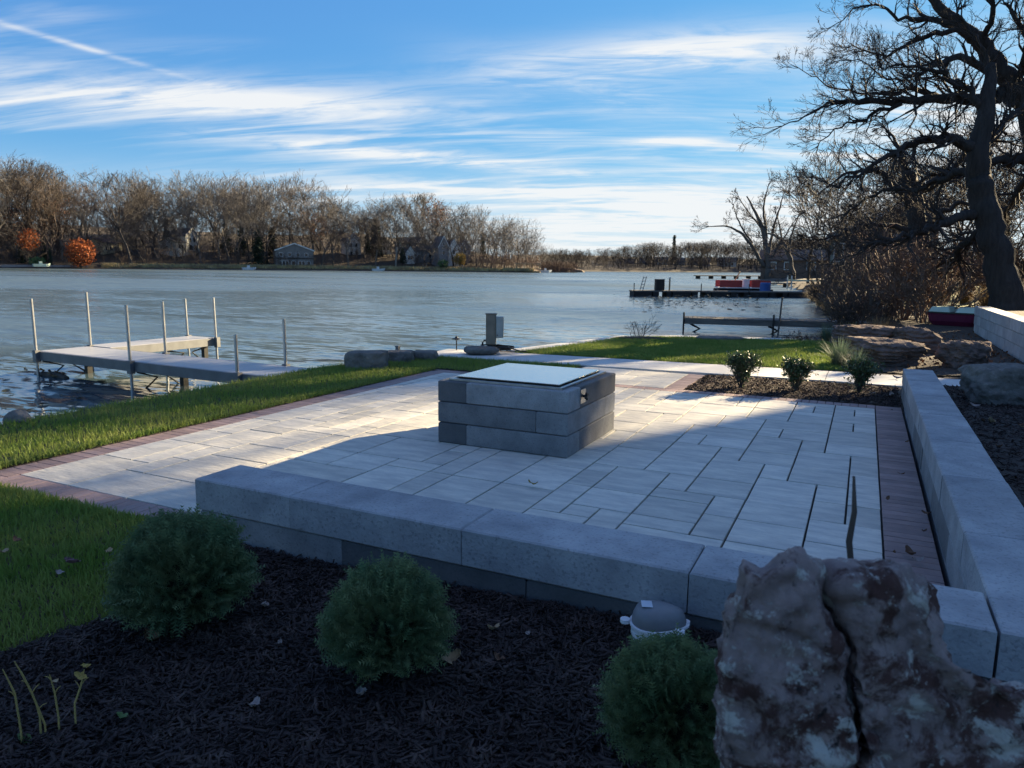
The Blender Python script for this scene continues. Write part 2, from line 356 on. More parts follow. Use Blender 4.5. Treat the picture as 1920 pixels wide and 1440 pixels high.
def scatter(rg, poly, dens):
    p = np.array(poly); lo = p.min(0); hi = p.max(0); n = int((hi-lo).prod()*dens); q = rg.uniform(lo, hi, (n, 2)); return q[in_poly(q, poly)]

# ------------------------------------------------------------------ terrain and water
WZ = -0.60
SHORE = [(-7.15, -400), (-7.15, 8.2), (-6.75, 9.6), (-6.95, 10.4), (-6.75, 11.5), (-5.85, 11.9), (-5.55, 12.4), (-4.95, 15.75), (-3.6, 16.3), (-.5, 17.1), (.2, 19),
         (.9, 22), (.7, 26), (.4, 30), (-.5, 42), (-3, 60), (-10, 110), (-20, 186), (-12, 270), (30, 345), (120, 420), (2500, 600), (2500, -400)]
def gz(pts):
    """height of the near ground at (n,2) points"""
    pts = np.atleast_2d(np.asarray(pts, float)); x, y = pts[:, 0], pts[:, 1]
    z = np.zeros(len(pts))
    z = np.where(y < 2.65, np.clip(.02+.045*np.maximum(0, x+2.5), 0, .35), z)
    z = np.where((x > .8) & (y < 11), .04, z)
    back = .55+.05*np.clip(x-2.75, 0, 60)
    z = np.where((x > 2.6) & (y < 21.2), back, z)
    far = np.clip((y-17)/14, 0, 1)*np.clip(.02+.016*(x+1), 0, 1.6)
    z = np.where((y >= 21.2), np.maximum(far, np.clip((x-3.2)*.12, 0, .55)), z)
    z = np.where((y > 17) & (y < 21.2) & (x <= 2.6), far, z)
    z = z+np.where((y > 12) & (y <= 70), np.clip((x-9)*.2, 0, 3.5), 0)
    z = z+np.where(y > 70, np.clip((x+2)*.03, 0, 6), 0)
    pat = (x > -5.5) & (x < .7) & (y > 2.8) & (y < 8.9) | (x > -3.8) & (x < -2.0) & (y > 8.8) & (y < 10.6)
    z = np.where(pat, -.09, z)
    ins = in_poly(pts, SHORE); d = poly_dist(pts, SHORE); sdist = np.where(ins, d, -d)
    t = np.clip((sdist+.35)/.5, 0, 1); t = t*t*(3-2*t)
    return -1.3*(1-t)+z*t
def grid_mesh(name, xs, ys, fz):
    X, Y = np.meshgrid(xs, ys); pts = np.stack([X.ravel(), Y.ravel()], 1); z = fz(pts)
    nx, ny = len(xs), len(ys); i = np.arange(nx*ny).reshape(ny, nx)
    F = np.stack([i[:-1, :-1], i[:-1, 1:], i[1:, 1:], i[1:, :-1]], -1).reshape(-1, 4)
    return np_mesh(name, np.column_stack([pts, z]), F)
xs = np.concatenate([[-900, -100, -30, -14], np.arange(-10, 4.5, .2), np.arange(4.5, 20, 1.0), np.arange(20, 80, 5.0), [100, 150, 250, 500, 1000, 2400]])
ys = np.concatenate([[-390, -200, -80, -30, -12], np.arange(-6, 28, .2), np.arange(28, 70, 1.0), np.arange(70, 400, 8.0), [450, 590]])
g = link('ground', grid_mesh('ground', xs, ys, gz), 'litter', smooth=True); tag(g, kind='structure')
bed = link('lake_bed', py_mesh('lake_bed', [(-4000, -4000, -2.2), (4000, -4000, -2.2), (4000, 4000, -2.2), (-4000, 4000, -2.2)], [(0, 1, 2, 3)]), 'soil'); tag(bed, kind='structure')

def water_material():
    m = bpy.data.materials.new('lake_water'); m.use_nodes = True; nt = m.node_tree; N = nt.nodes; L = nt.links
    b = N['Principled BSDF']; b.inputs['Base Color'].default_value = (.05, .08, .10, 1); b.inputs['Roughness'].default_value = .045
    b.inputs['IOR'].default_value = 1.33; b.inputs['Specular IOR Level'].default_value = .9
    geo = N.new('ShaderNodeNewGeometry')
    def noise(scale, sx, sy, rot, detail=3.0, dist=0.0):
        mp = N.new('ShaderNodeMapping'); mp.inputs['Rotation'].default_value = (0, 0, rot); mp.inputs['Scale'].default_value = (sx, sy, 1)
        L.new(geo.outputs['Position'], mp.inputs['Vector']); n = N.new('ShaderNodeTexNoise')
        n.inputs['Scale'].default_value = scale; n.inputs['Detail'].default_value = detail; n.inputs['Distortion'].default_value = dist
        L.new(mp.outputs[0], n.inputs['Vector']); return n.outputs[0]
    def M_(op, a, c):
        n = N.new('ShaderNodeMath'); n.operation = op
        for i, v in enumerate((a, c)):
            if isinstance(v, (int, float)): n.inputs[i].default_value = v
            else: L.new(v, n.inputs[i])
        return n.outputs[0]
    def vnoise(sx, sy, rot, detail, off):
        mp = N.new('ShaderNodeMapping'); mp.inputs['Rotation'].default_value = (0, 0, rot); mp.inputs['Scale'].default_value = (sx, sy, 1); mp.inputs['Location'].default_value = (off, off, 0)
        L.new(geo.outputs['Position'], mp.inputs['Vector']); n = N.new('ShaderNodeTexNoise'); n.inputs['Scale'].default_value = 1.0; n.inputs['Detail'].default_value = detail
        L.new(mp.outputs[0], n.inputs['Vector']); sb = N.new('ShaderNodeVectorMath'); sb.operation = 'SUBTRACT'; L.new(n.outputs['Color'], sb.inputs[0]); sb.inputs[1].default_value = (.5, .5, .5)
        return sb.outputs[0]
    def vscale(v, k):
        n = N.new('ShaderNodeVectorMath'); n.operation = 'SCALE'; L.new(v, n.inputs[0])
        if isinstance(k, (int, float)): n.inputs['Scale'].default_value = k
        else: L.new(k, n.inputs['Scale'])
        return n.outputs[0]
    def vadd(p, q):
        n = N.new('ShaderNodeVectorMath'); n.operation = 'ADD'; L.new(p, n.inputs[0]); L.new(q, n.inputs[1]); return n.outputs[0]
    w1 = vnoise(2.2, 6.5, -.45, 2.0, 0); w2 = vnoise(.55, 1.9, -.40, 2.0, 7)
    w3 = vnoise(.09, .38, -.42, 3.0, 3)
    slope = vadd(vadd(vscale(w1, .36), vscale(w2, .36)), vscale(w3, .22))
    patch = noise(1.0, .010, .040, -.45, 3.0, .5)
    pr = N.new('ShaderNodeMapRange'); pr.inputs['From Min'].default_value = .40; pr.inputs['From Max'].default_value = .62
    pr.inputs['To Min'].default_value = .55; pr.inputs['To Max'].default_value = 1.35; L.new(patch, pr.inputs['Value'])
    dist = N.new('ShaderNodeVectorMath'); dist.operation = 'LENGTH'; L.new(geo.outputs['Position'], dist.inputs[0])
    near = N.new('ShaderNodeMapRange'); near.inputs['From Min'].default_value = 9; near.inputs['From Max'].default_value = 20
    near.inputs['To Min'].default_value = .09; near.inputs['To Max'].default_value = 1.0; L.new(dist.outputs['Value'], near.inputs['Value'])
    off_ = vscale(slope, M_('MULTIPLY', pr.outputs[0], near.outputs[0]))
    flat_ = N.new('ShaderNodeVectorMath'); flat_.operation = 'MULTIPLY_ADD'; L.new(off_, flat_.inputs[0]); flat_.inputs[1].default_value = (1, 1, 0); flat_.inputs[2].default_value = (0, 0, 1)
    nz = N.new('ShaderNodeVectorMath'); nz.operation = 'NORMALIZE'; L.new(flat_.outputs[0], nz.inputs[0])
    L.new(nz.outputs[0], b.inputs['Normal'])
    rg_ = N.new('ShaderNodeMapRange'); rg_.inputs['From Min'].default_value = 11; rg_.inputs['From Max'].default_value = 34
    rg_.inputs['To Min'].default_value = .03; rg_.inputs['To Max'].default_value = .33; L.new(dist.outputs['Value'], rg_.inputs['Value'])
    L.new(M_('MULTIPLY', rg_.outputs[0], pr.outputs[0]), b.inputs['Roughness'])        # waves too small to resolve
    return m
MT['water'] = water_material()
lake = link('lake', py_mesh('lake', [(-4000, -4000, WZ), (4000, -4000, WZ), (4000, 4000, WZ), (-4000, 4000, WZ)], [(0, 1, 2, 3)]), 'water'); tag(lake, kind='structure')

# ------------------------------------------------------------------ patio: pavers and brick border
PAVE_Z = 0.0
sandb = MB().box(-5.56, .46, 2.72, 9.0, -.14, -.022)
patio = sandb.build('patio', 'sand'); tag(patio, kind='structure')
MB().box(-3.78, -1.97, 9.003, 10.42, -.14, -.022).build('joint_bed', 'sand', patio)
_pm = {}
def slab_mesh(w, h, t, ch, kind, gap):
    k = (round(w, 3), round(h, 3), kind)
    if k not in _pm:
        mb = MB(); x, y = w/2-gap, h/2-gap
        def ring(ins, z, j):
            # a slightly wandering edge, eight points a ring
            P = [(-x+ins, -y+ins), (0, -y+ins), (x-ins, -y+ins), (x-ins, 0), (x-ins, y-ins), (0, y-ins), (-x+ins, y-ins), (-x+ins, 0)]
            return [(px+random.uniform(-j, j), py+random.uniform(-j, j), z) for px, py in P]
        V = ring(0, -t, 0)+ring(0, -ch, .0012)+ring(ch, 0, .0012); F = [tuple(range(16, 24))]
        for r in (0, 1):
            F += [(r*8+i, r*8+(i+1) % 8, (r+1)*8+(i+1) % 8, (r+1)*8+i) for i in range(8)]
        mb.add(V, F); me = py_mesh(kind, mb.v, mb.f); me.materials.append(MT['paver' if kind == 'paver' else 'brick' if kind == 'brick' else 'concrete']); _pm[k] = me
    return _pm[k]
def lay(kind, x0, x1, y0, y1, parent, z=0.0, t=.06, ch=.0025, gap=.006):
    w, h = x1-x0, y1-y0
    me = slab_mesh(w, h, t, ch, kind, gap)
    return link(kind, me, None, parent, ((x0+x1)/2, (y0+y1)/2, z+random.uniform(-.0015, .0015)), (random.uniform(-.002, .002), random.uniform(-.002, .002), random.choice((0, math.pi))))
U = .2; GX0, GY0, NX, NY = -5.4, 3.0, 28, 29
occ = np.zeros((NX, NY), int)
fixed = []
KNOWN = [(0, .2, 5.0, 5.8), (0, .2, 5.8, 6.4), (-.4, 0, 5.8, 6.4), (-.4, 0, 5.4, 5.8), (-.2, .2, 6.4, 6.8), (-.2, .2, 6.8, 7.4), (-.2, 0, 7.4, 7.8), (0, .2, 7.4, 7.8),
         (-.2, .2, 7.8, 8.2), (-.2, 0, 8.2, 8.6), (0, .2, 8.2, 8.6), (-.2, .2, 8.6, 8.8), (-.4, -.2, 6.4, 6.8), (-.6, -.2, 6.8, 7.2), (-.8, -.6, 6.8, 7.2), (-.8, -.2, 7.2, 7.6),
         (-.6, -.2, 7.6, 8.0), (-.6, -.2, 8.0, 8.2), (-.6, -.4, 8.2, 8.6), (-.4, -.2, 8.2, 8.6), (-.6, -.2, 8.6, 8.8), (-.8, -.4, 6.2, 6.8), (-.8, -.4, 5.8, 6.2), (-.6, -.4, 5.4, 5.8),
         (-.6, -.2, 4.8, 5.4), (-.2, 0, 5.0, 5.4), (-.2, 0, 4.6, 5.0), (-.6, -.2, 4.4, 4.8), (-.8, -.6, 4.4, 4.8), (-.8, -.6, 4.0, 4.4), (-.6, -.2, 4.0, 4.4), (-1.2, -.8, 4.2, 4.6), (-1.2, -.8, 4.6, 4.8),
         (-1.2, -1.0, 4.8, 5.2), (-1.0, -.6, 4.8, 5.2), (-1.0, -.6, 5.2, 5.8), (-1.4, -1.0, 5.2, 5.6), (-1.4, -1.0, 5.6, 6.2), (-1.0, -.8, 5.8, 6.2), (-1.2, -.8, 6.2, 6.6), (-1.4, -1.2, 6.2, 6.6),
         (-1.4, -.8, 6.6, 7.0), (-1.2, -.8, 7.0, 7.6), (-1.6, -1.2, 4.6, 5.2), (-1.6, -1.2, 4.2, 4.6), (-1.0, -.6, 7.6, 8.2), (-1.0, -.6, 8.2, 8.8), (-1.6, -1.2, 7.0, 7.6), (-1.8, -1.4, 6.4, 7.0), (-1.8, -1.4, 5.8, 6.4),
         (-1.8, -1.4, 5.2, 5.8), (-3.6, -3.0, 4.6, 5.2), (-3.6, -3.2, 4.2, 4.6), (-3.2, -2.8, 3.8, 4.4), (-2.8, -2.6, 3.8, 4.4), (-2.6, -2.2, 3.8, 4.4), (-2.2, -1.8, 3.8, 4.4), (-2.2, -1.8, 4.4, 5.0), (-2.6, -2.2, 4.4, 5.2)]
for (a, b, c, d) in KNOWN:
    i0, i1, j0, j1 = round((a-GX0)/U), round((b-GX0)/U), round((c-GY0)/U), round((d-GY0)/U)
    if occ[i0:i1, j0:j1].any(): continue
    occ[i0:i1, j0:j1] = 1; fixed.append((i0, i1, j0, j1))
SIZES = [(2, 3), (3, 2), (2, 2), (3, 3), (1, 2), (2, 1), (4, 2), (1, 3)]; WT = [5, 6, 5, 2, 2.5, 2, 3, 1]
for j in range(NY):
    for i in range(NX):
        if occ[i, j]: continue
        order = list(np.random.default_rng(i*97+j).choice(len(SIZES), len(SIZES), replace=False, p=np.array(WT)/sum(WT)))+[-1]
        for o_ in order:
            w, h = SIZES[o_] if o_ >= 0 else (1, 1)
            if i+w <= NX and j+h <= NY and not occ[i:i+w, j:j+h].any():
                occ[i:i+w, j:j+h] = 1; fixed.append((i, i+w, j, j+h)); break
npav = 0
for (i0, i1, j0, j1) in fixed:
    x0, x1, y0, y1 = GX0+i0*U, GX0+i1*U, GY0+j0*U, GY0+j1*U
    x0 = max(x0, -5.335); 
    if x0 > -3.21 and x1 < -2.03+.01 and y0 > 5.2 and y1 < 6.4: continue     # wholly under the fire pit
    lay('paver', x0, x1, y0-(.035 if j0 == 0 else 0), y1, patio); npav += 1
bw = .0667
def course(x0, x1, y0, y1, along, n=None):
    """a soldier course of bricks"""
    L_ = (x1-x0) if along == 'x' else (y1-y0); n = max(1, round(L_/bw)); s = L_/n
    for k in range(n):
        if along == 'x': lay('brick', x0+k*s, x0+(k+1)*s, y0, y1, patio, gap=.0028, ch=.002)
        else: lay('brick', x0, x1, y0+k*s, y0+(k+1)*s, patio, gap=.0028, ch=.002)
bw = .085
course(-5.575, -5.337, 2.72, 9.0, 'y')
course(.203, .462, 2.98, 9.0, 'y')
course(-5.335, -3.19, 2.725, 2.963, 'x')
course(-5.335, .20, 8.803, 9.0, 'x')
course(-2.2, -1.965, 9.004, 10.42, 'y')
for a, b, c, d in [(-3.78, -3.2, 9.004, 9.4), (-3.2, -2.6, 9.004, 9.4), (-2.6, -2.203, 9.004, 9.4), (-3.78, -3.4, 9.4, 9.9), (-3.4, -2.8, 9.4, 9.9), (-2.8, -2.203, 9.4, 9.9), (-3.78, -3.0, 9.9, 10.42), (-3.0, -2.203, 9.9, 10.42)]:
    lay('paver', a, b, c, d, patio)

# ------------------------------------------------------------------ concrete walk
walk = empty('walkway', (0, 0, 0)); tag(walk, kind='structure')
def walk_y(x): return 10.45+.055*(x+3.5)*(1 if x < 0 else .6), 11.47+.062*(x+3.5)*(1 if x < 0 else .7)
def walk_slab(x0, x1):
    a0, b0 = walk_y(x0); a1, b1 = walk_y(x1)
    g_ = .004
    MB().prism([(x0+g_, a0), (x1-g_, a1), (x1-g_, b1), (x0+g_, b0)], -.10, .018).build('slab', 'concrete', walk)
for a, b in [(-6.72, -5.2), (-5.2, -3.85), (-3.85, -2.52), (-2.52, -1.7), (-1.7, -.4), (-.4, .9), (.9, 2.3)]: walk_slab(a, b)

# ------------------------------------------------------------------ block walls and fire pit
_bm = {}
def block(parent, x0, x1, y0, y1, z0, z1, m='block', ch=.007, jit=.0015, name='block'):
    k = (round(x1-x0, 3), round(y1-y0, 3), round(z1-z0, 3), m)
    if k not in _bm:
        w, d, h = (x1-x0)/2-.0015, (y1-y0)/2-.0015, (z1-z0)/2-.001
        mb = MB(); mb.box(-w, w, -d, d, -h, h, ch); me = py_mesh('block', mb.v, mb.f); me.materials.append(MT[m]); _bm[k] = me
    o = link(name, _bm[k], None, parent, ((x0+x1)/2+random.uniform(-jit, jit), (y0+y1)/2+random.uniform(-jit, jit), (z0+z1)/2))
    return o
HB = .178
seat = empty('seat_wall', (-1.35, 2.81, 0)); tag(seat, 'low grey block seat wall between the mulch bed and the patio', 'wall')
def rel(par, *a): 
    l = par.location; return (a[0]-l.x, a[1]-l.x, a[2]-l.y, a[3]-l.y, a[4], a[5])
jx = [-3.18, -2.516, -1.522, -.522, .472]
for a, b in zip(jx[:-1], jx[1:]): block(seat, *rel(seat, a, b, 2.65, 2.972, HB+.003, 2*HB), m='capblock')
jx = [-3.165, -2.20, -1.21, -.20, .47]
for k, (a, b) in enumerate(zip(jx[:-1], jx[1:])): block(seat, *rel(seat, a, b, 2.662, 2.97, 0, HB), m=('block', 'block_dark', 'block_dark', 'block')[k])
jx = [-3.165, -2.6, -1.7, -.7, .47]
for a, b in zip(jx[:-1], jx[1:]): block(seat, *rel(seat, a, b, 2.664, 2.968, -HB, -.003), m='block')
side = empty('side_wall', (.63, 6.2, 0)); tag(side, 'long block wall with smooth grey top along the brick border, beside dark soil', 'wall')
jy = [2.652, 3.66, 4.67, 5.66, 6.68, 7.68, 8.68, 9.70]
for a, b in zip(jy[:-1], jy[1:]): block(side, *rel(side, .478, .792, a, b, HB+.003, 2*HB), m='capblock', jit=.003)
jy = [2.66, 3.2, 4.16, 5.17, 6.17, 7.18, 8.18, 9.18, 9.69]
for a, b in zip(jy[:-1], jy[1:]): block(side, *rel(side, .484, .79, a, b, 0, HB), m='block', jit=.003)
jy = [2.66, 3.7, 4.66, 5.67, 6.67, 7.68, 8.68, 9.69]
for a, b in zip(jy[:-1], jy[1:]): block(side, *rel(side, .486, .788, a, b, -HB, -.003), m='block', jit=.002)
rw = empty('retaining_wall', (2.6, 16.5, 0)); tag(rw, 'pale three-course block retaining wall at the edge of the yard by the leaning tree', 'wall')
for c in range(4):
    y = 21.0-(.25 if c % 2 else 0); first = True
    y1 = 21.0
    while y1 > 9.6:
        y0 = y1-(.52 if not first or c % 2 == 0 else .28); first = False
        block(rw, *rel(rw, 2.45+.012*(3-c), 2.77, y0, y1, -.19+c*.215, .022+c*.215), m='paleblock', jit=.004); y1 = y0

pit = empty('fire_pit', (-2.62, 5.80, 0)); tag(pit, 'square block fire pit with a flat steel lid in the middle of the patio', 'fire pit')
PX0, PX1, PY0, PY1, BD, PH = -3.216, -2.024, 5.205, 6.40, .275, .18
for c in range(3):
    z0, z1 = c*PH+.001, (c+1)*PH-.002; z1 += .002 if c == 2 else 0
    if c != 1: B_ = [(PX0+BD, PX1, PY0, PY0+BD), (PX1-BD, PX1, PY0+BD, PY1), (PX0, PX1-BD, PY1-BD, PY1), (PX0, PX0+BD, PY0, PY1-BD)]
    else: B_ = [(PX0, PX1-BD, PY0, PY0+BD), (PX1-BD, PX1, PY0, PY1-BD), (PX0+BD, PX1, PY1-BD, PY1), (PX0, PX0+BD, PY0+BD, PY1)]
    for k, b_ in enumerate(B_): block(pit, *rel(pit, *b_, z0, z1), m=(('block_light', 'block_dark', 'block', 'block_dark'), ('block', 'block', 'block_light', 'block_dark'), ('block_light', 'block', 'block_dark', 'block_dark'))[2-c][k] if k else ('block', 'block', 'block_light')[c], ch=.008, jit=.001)
lid = MB().box(-.475, .475, -.49, .49, .566, .574, .002).build('lid', 'steel', pit)
lf = MB()
for (a, b, c, d) in [(-.52, .52, -.54, -.50), (-.52, .52, .50, .54), (-.52, -.485, -.499, .499), (.485, .52, -.499, .499)]: lf.box(a, b, c, d, .541, .556)
lf.build('rim', 'steel_dull', lid)
lb = MB().box(-.46, .46, -.475, .475, .541, .5655).build('lid_skirt', 'darkmetal', lid)
cp = MB().box(.596, .602, -.33, -.215, .40, .515, .001).build('control_plate', 'steel_dull', pit)
kb = MB()
kb.tube([(.602, -.27, .458), (.635, -.27, .458)], .012, 8)
for k in range(4):
    a = k*math.pi/2+.4; kb.tube([(.630, -.27, .458), (.630, -.27+.034*math.cos(a), .458+.034*math.sin(a))], [.011, .008], 6)
kb.build('knob', 'darkmetal', cp)

# ------------------------------------------------------------------ lawns (soil sheet + blades)
def wavy(poly, step=.35, amp=.03):
    out = []
    for (x0, y0), (x1, y1) in zip(poly, poly[1:]+poly[:1]):
        n = max(1, int(math.hypot(x1-x0, y1-y0)/step))
        for k in range(n):
            t = k/n; out.append((x0+(x1-x0)*t+random.uniform(-amp, amp), y0+(y1-y0)*t+random.uniform(-amp, amp)))
    return out
def sheet(name, poly, z, m):
    from mathutils.geometry import delaunay_2d_cdt
    res = delaunay_2d_cdt([Vector(p) for p in poly], [], [list(range(len(poly)))], 1, 1e-5)
    vs = [(v.x, v.y, z(v.x, v.y) if callable(z) else z) for v in res[0]]
    o = link(name, py_mesh(name, vs, [tuple(f) for f in res[2]]), m); tag(o, kind='structure'); return o
def blades(name, pts, h, w, m, label, cat, zf=None, lean=.45, rg=rng):
    n = len(pts); z = zf(pts) if zf else np.full(n, .01)
    P = np.column_stack([pts, z-.004]); hh = h*rg.uniform(.45, 1.25, n)
    a = rg.uniform(0, 2*math.pi, n); b = rg.uniform(0, 2*math.pi, n); ln = np.abs(rg.normal(0, lean, n))
    q = np.column_stack([np.cos(a), np.sin(a), np.zeros(n)])*(w*rg.uniform(.6, 1.3, n))[:, None]/2
    d = np.column_stack([np.cos(b)*ln, np.sin(b)*ln, np.ones(n)]); d = unit(d)
    mid = P+d*(hh*.55)[:, None]; d2 = d.copy(); d2[:, :2] *= 2.0; d2 = unit(d2); tip = mid+d2*(hh*.45)[:, None]
    V = np.stack([P-q, P+q, mid+q*.7, mid-q*.7, tip], 1).reshape(-1, 3)
    i = np.arange(n)[:, None]*5
    F = np.concatenate([np.concatenate([i, i+1, i+2], 1), np.concatenate([i, i+2, i+3], 1), np.concatenate([i+3, i+2, i+4], 1)])
    o = link(name, np_mesh(name, V, F), m); tag(o, label, cat, kind='stuff'); return o
L1 = [(-7.12, -3), (-7.12, 8.3), (-6.75, 9.55), (-6.6, 10.2), (-3.82, 10.36), (-3.82, 9.05), (-5.62, 9.05), (-5.62, 2.68), (-3.22, 2.68), (-3.05, 2.45), (-2.75, 1.95), (-2.88, 1.4), (-3.3, .8), (-3.8, -.2), (-4, -3)]
L2 = [(-5.5, 11.42), (-5.2, 12.4), (-4.62, 15.2), (-3.5, 15.85), (-.7, 16.5), (-.2, 15.2), (-.35, 13.8), (-.15, 12.7), (.25, 11.9), (-1.9, 11.62)]
lawn1 = sheet('lawn', wavy(L1), .008, 'turf'); lawn2 = sheet('lawn', wavy(L2), .008, 'turf')
vis = lambda p: p[(p[:, 1] > .2) & (p[:, 0] > -7.2)]
pN = vis(scatter(rng, [q for q in L1], 2600)); ndist = np.hypot(pN[:, 0], pN[:, 1])
near_front = scatter(rng, [(-5.6, 2.68), (-3.2, 2.68), (-3.05, 2.45), (-2.72, 1.95), (-2.85, 1.4), (-3.3, .8), (-4.2, .6), (-5.6, 1.6)], 9000)
blades('grass', np.concatenate([pN, near_front]), .062, .0075, 'grass', 'mown green grass around the left of the patio and along the water', 'grass')
p2 = scatter(rng, L2, 2800)
blades('grass', p2, .06, .010, 'grass', 'mown green grass on the sunlit lawn beyond the concrete walk', 'grass')
# ragged edge where the turf meets the pavers
ed = np.array([(-5.62+rng.normal(0, .025), rng.uniform(2.7, 9.0)) for _ in range(5200)]+[(rng.uniform(-5.6, -3.2), 2.69+rng.normal(0, .02)) for _ in range(2600)])
blades('grass', ed, .055, .008, 'grass', 'ragged grass edge overhanging the brick border of the patio', 'grass', lean=.9)

# ------------------------------------------------------------------ mulch and soil beds
MB1 = [(-3.18, 2.66), (-3.0, 2.42), (-2.7, 1.95), (-2.83, 1.4), (-3.25, .8), (-3.75, -.2), (-3.9, -1.5), (3, -1.5), (3, 2.66), (.8, 2.66), (.8, 2.645)]
def zz(off): return lambda x, y: float(gz([(x, y)])[0])+off
def grid_sheet(name, poly, off, m, step=.12, rough=.012):
    p = np.array(poly); lo, hi = p.min(0), p.max(0); nx, ny = int((hi[0]-lo[0])/step)+2, int((hi[1]-lo[1])/step)+2
    X, Y = np.meshgrid(np.linspace(lo[0], hi[0], nx), np.linspace(lo[1], hi[1], ny)); P = np.stack([X.ravel(), Y.ravel()], 1)
    z = gz(P)+off+np.array([mnoise.noise((a*6, b*6, 1.3)) for a, b in P])*rough
    i = np.arange(nx*ny).reshape(ny, nx); F = np.stack([i[:-1, :-1], i[:-1, 1:], i[1:, 1:], i[1:, :-1]], -1).reshape(-1, 4)
    F = F[in_poly(P[F].mean(1), poly)]
    o = link(name, np_mesh(name, np.column_stack([P, z]), F), m, smooth=True); tag(o, kind='structure'); return o
grid_sheet('mulch_bed', MB1, .012, 'mulch')
BEDB = [(-1.95, 9.01), (.47, 9.01), (.47, 10.62), (-1.95, 10.5)]
grid_sheet('mulch_bed', BEDB, -.012, 'mulch')
SOIL = [(.80, 2.7), (2.44, 2.7), (2.44, 10.72), (.80, 10.62)]
grid_sheet('soil_bed', SOIL, .02, 'soil')
SOIL2 = [(.35, 11.95), (2.44, 12.1), (2.44, 20.8), (1.2, 19), (.3, 17.4), (-.4, 16.6), (.0, 15), (-.2, 13.8), (.0, 12.6)]
grid_sheet('soil_bed', SOIL2, .02, 'litter')
def chips(name, pts, size, label, off=.012, m='chip', rg=rng):
    n = len(pts); z = gz(pts)+off+rg.uniform(0, .014, n); C = np.column_stack([pts, z])
    d = unit(np.column_stack([rg.normal(0, 1, (n, 2)), rg.normal(0, .35, n)])); q = unit(np.cross(d, np.column_stack([rg.normal(0, .4, (n, 2)), np.ones(n)]))); u = np.cross(d, q)
    L_ = (size*rg.uniform(.5, 1.6, n))[:, None]; w = L_*rg.uniform(.14, .3, n)[:, None]; t = w*.35
    V = np.stack([C-d*L_/2-q*w/2, C-d*L_/2+q*w/2, C-d*L_/2+u*t, C+d*L_/2-q*w/2, C+d*L_/2+q*w/2, C+d*L_/2+u*t], 1).reshape(-1, 3)
    i = np.arange(n)[:, None]*6
    F = np.concatenate([np.concatenate([i+a, i+b, i+c, i+e], 1) for a, b, c, e in ((0, 1, 4, 3), (1, 2, 5, 4), (2, 0, 3, 5))])
    o = link(name, np_mesh(name, V, F), m); tag(o, label, 'mulch', kind='stuff'); return o
pm = scatter(rng, MB1, 7500); pm = pm[(pm[:, 1] > .9) & (pm[:, 0] < 1.5)]
chips('mulch', pm, .034, 'dark shredded bark mulch in the front planting bed', .016)
chips('mulch', scatter(rng, BEDB, 2600), .045, 'bark mulch around the three boxwoods behind the patio', -.006)
chips('mulch', scatter(rng, [(.8, 4.5), (2.44, 4.5), (2.44, 10.6), (.8, 10.6)], 900), .04, 'dark crumbs of soil and bark beyond the side wall', .02, 'chip')

# ------------------------------------------------------------------ boulders
def rock_mesh(name, rx, ry, rz, seed, sub=4, amp=.22, flat_top=.0, layers=0.0, sharp=.5, boxy=.0):
    import bmesh
    bm = bmesh.new(); bmesh.ops.create_icosphere(bm, subdivisions=sub, radius=1.0)
    off = Vector((seed*13.7, seed*7.1, seed*3.3))
    for v in bm.verts:
        p = v.co.copy()
        if boxy > 0:
            m_ = max(abs(p.x), abs(p.y), abs(p.z)); p = p.lerp(p/m_*.86, boxy)
        n1 = mnoise.noise(p*1.1+off); n2 = mnoise.noise(p*2.6+off); n3 = mnoise.noise(p*6.5+off); n4 = mnoise.noise(p*15+off)
        p = p*(1+amp*(n1+.5*n2*abs(n2)*2)+amp*.35*n3+amp*.14*n4)
        if layers > 0: p.x *= 1+layers*.10*(round(p.z*4+n1)-p.z*4); p.y *= 1+layers*.10*(round(p.z*4+n1)-p.z*4)
        if flat_top > 0 and p.z > flat_top: p.z = flat_top+(p.z-flat_top)*.25
        v.co = Vector((p.x*rx, p.y*ry, p.z*rz))
    me = bpy.data.meshes.new(name); bm.to_mesh(me); bm.free(); return me
def boulder(px, py, w, d, h, m, label, seed, z=0.0, sink=.3, rz=0.45, **k):
    p = at(px, py, z)
    o = link('boulder', rock_mesh('boulder', w/2, d/2, h/2/(1-sink*.5), seed, **k), m, None, (p[0], p[1], z+h/2-sink*h*.35), (0, 0, rz), smooth=True)
    tag(o, label, 'boulder'); return o
boulder(1895, 762, 1.15, .62, .52, 'boulder', 'long grey boulder on the dark soil just beyond the side wall', 3, rz=.5, amp=.20, boxy=.45, sub=5)
boulder(1662, 684, 1.15, .8, .46, 'redstone', 'largest layered brown boulder at the right end of the sunlit lawn', 5, rz=.5, amp=.20, layers=1.6, boxy=.65, sub=5)
boulder(1612, 655, 1.1, .8, .50, 'redstone', 'flat-topped brown boulder behind the largest layered one', 8, rz=.4, amp=.22, layers=1.6, boxy=.65, sub=5)
boulder(1712, 662, .8, .7, .52, 'redstone', 'rounded brown boulder touching the layered one on the side of the retaining wall', 9, rz=.2, amp=.24, layers=1.2, boxy=.5, sub=5)
boulder(1806, 690, .80, .6, .46, 'redstone', 'lone pitted brown boulder between the layered rocks and the retaining wall', 12, rz=.9, amp=.30, boxy=.5, sub=5)
boulder(690, 700, .68, .5, .42, 'boulder', 'squat grey shore boulder at the landing end of the dock', 15, z=-.08, rz=.4, amp=.16, boxy=.6, flat_top=.6)
boulder(750, 684, .48, .4, .30, 'boulder', 'dark flat shore stone next to the squat one', 18, z=-.05, rz=.5, amp=.15, boxy=.6, flat_top=.5)
